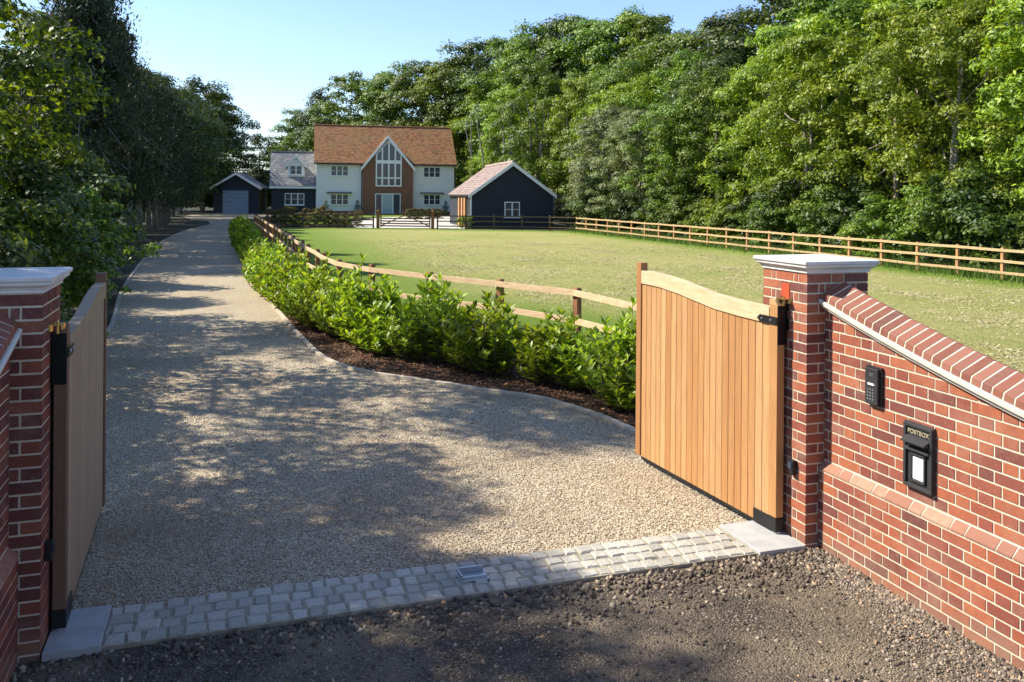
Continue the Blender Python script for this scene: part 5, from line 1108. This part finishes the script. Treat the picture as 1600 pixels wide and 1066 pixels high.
# ---- laurels
def laurel_mesh(name, seed, H=1.05, R=.56, nst=54):
    rng = np.random.default_rng(seed); V = []; Fq = []; mb = MB(); LP = []; LT = []; LN = []; LS = []
    for i in range(nst):
        a = rng.uniform(0, 6.283); r0 = rng.uniform(0, .12); r1 = R * rng.uniform(.25, 1.05); h = H * rng.uniform(.38, 1.08) * (1.08 - .45 * (r1 / R) ** 2)
        p0 = np.array([math.cos(a) * r0, math.sin(a) * r0, 0]); p2 = np.array([math.cos(a) * r1, math.sin(a) * r1, h]); p1 = np.array([math.cos(a) * r1 * .75, math.sin(a) * r1 * .75, h * .45])
        mb.tube([p0, p1, p2], [.009, .006, .003], 4, cap=False)
        k = int(24 + 18 * h); 
        for j in range(k):
            q = 1 - rng.uniform(0, 1) ** 1.25 * .92; p = (1 - q) ** 2 * p0 + 2 * q * (1 - q) * p1 + q * q * p2
            b = rng.uniform(0, 6.283); upw = .35 + 1.3 * max(0, q - .6) / .4 * rng.uniform(.4, 1.1); d = np.array([math.cos(b), math.sin(b), upw]); d /= np.linalg.norm(d)
            LP.append(p); LT.append(d); LS.append(rng.uniform(.085, .165))
    P = np.array(LP); T = np.array(LT); S = np.array(LS)[:, None]; n = len(P)
    up = np.tile(np.array([0, 0, 1.]), (n, 1)) + rng.normal(size=(n, 3)) * .3; B = np.cross(T, up); B /= np.linalg.norm(B, axis=1)[:, None]; N = np.cross(B, T)
    base = P + T * .012; w_ = S * .215
    V = np.stack([base, base + T * S * .45 + B * w_ + N * w_ * .35, base + T * S * .5 - N * 0, base + T * S * .45 - B * w_ + N * w_ * .35, base + T * S - N * S * .08], 1)
    # two quads folded on the midrib: (0,1,4,2) and (0,2,4,3)
    idx = np.arange(n)[:, None] * 5; Fq = np.concatenate([idx + np.array([0, 1, 4, 2]), idx + np.array([0, 2, 4, 3])])
    return mesh_np(name, V.reshape(-1, 3), Fq, M['laurel']), mb.mesh(name + '_stems', M['bark'])
LA = [laurel_mesh('laurel%d' % i, 60 + i, H=1.0 + .08 * (i % 3)) for i in range(4)]
base_px = [(1000, 655), (985, 632), (905, 612), (824, 596), (700, 574), (618, 562), (548, 535), (473.8, 499), (424, 462), (406, 433), (383, 392), (374, 371), (372, 356), (384, 345)]
BP = smooth_path([px(*p) for p in base_px], 6); cum = 0; nxt = 0; li = 0; last = BP[0]
for p in BP[1:]:
    cum += (p - last).length
    while cum >= nxt and li < 74:
        q = p + Vector((rr.uniform(-.16, .16), rr.uniform(-.14, .16) + .12, 0)); la = LA[li % 4]; s = rr.uniform(.74, 1.16)
        plant('laurel_shrub', la[0], la[1], q, rr.uniform(0, 6.28), (s + .3) * .82, 'glossy laurel in the row beside the drive, %s from the right gate leaf' % ordw(li), 'shrub', 'laurel row beside the drive', s, cname='foliage', tname='stems')
        li += 1; nxt += rr.uniform(.36, .56) if cum < 14 else rr.uniform(.7, .95)
    last = p
# ---- photinia shrubs before the house
ph, Cp = crown_mesh('photinia', M['photinia'], 71, Rx=.75, z0=.1, z1=1.5, nclump=40, per=60, leaf=(.08, .15), cr_=(.16, .32), inner=200, aspect=.45, shape='round')
for i in range(13):
    u = 424 + i * 11.3; p = px(u, 354.5 + rr.uniform(-.8, .8)); plant('photinia_shrub', ph, None, p, rr.uniform(0, 6.28), rr.uniform(.75, 1.0), 'red-tipped shrub behind the grey fence before the house, %s from the left' % ordw(i), 'shrub', 'red-tipped shrubs before the house', rr.uniform(.65, 1.1), cname='foliage')
for i in range(6):
    u = 640 + i * 9; p = px(u, 341.5); plant('photinia_shrub', ph, None, p, rr.uniform(0, 6.28), rr.uniform(.9, 1.1), 'small reddish shrub by the right front of the house, %s from the door' % ordw(i), 'shrub', 'shrubs against the house front', .7, cname='foliage')
for i, u in enumerate((722, 732)):
    p = px(u, 357.2); plant('bush', bush2, None, p, 1.0 * i, .42, 'small light green bush at the outbuilding corner, %s from the courtyard' % ordw(i), 'bush', 'bushes by the outbuilding', cname='foliage')
# topiary balls
ball, _ = crown_mesh('topiary', M['leaf_dark'], 81, Rx=.34, z0=-.34, z1=.34, nclump=40, per=30, leaf=(.05, .09), cr_=(.08, .14), inner=200, shape='round')
for i, (u, v) in enumerate(((508.5, 324), (558, 324), (696, 325))):
    x, z = hf(u, v, -1.2); loc = Vector((H0P.x + x * hc + 1.2 * hsn, H0P.y + x * hsn - 1.2 * hc, 0))
    r = root('topiary_tree', loc, 0, ['clipped ball tree in front of the left end of the white house wall', 'clipped ball tree beside the brick gable', 'clipped ball tree at the right end of the white house wall'][i], 'topiary', 'clipped ball trees by the house')
    link('crown', ball, r, (0, 0, z)).scale = (1.25, 1.25, 1.15); m_ = MB(); m_.tube([(0, 0, .4), (0, 0, z - .2)], [.025, .025], 6); m_.build('trunk', M['bark'], r)
    m_ = MB(); m_.tube([(0, 0, 0), (0, 0, .45)], [.17, .23], 12); m_.build('pot', M['lead'], r)
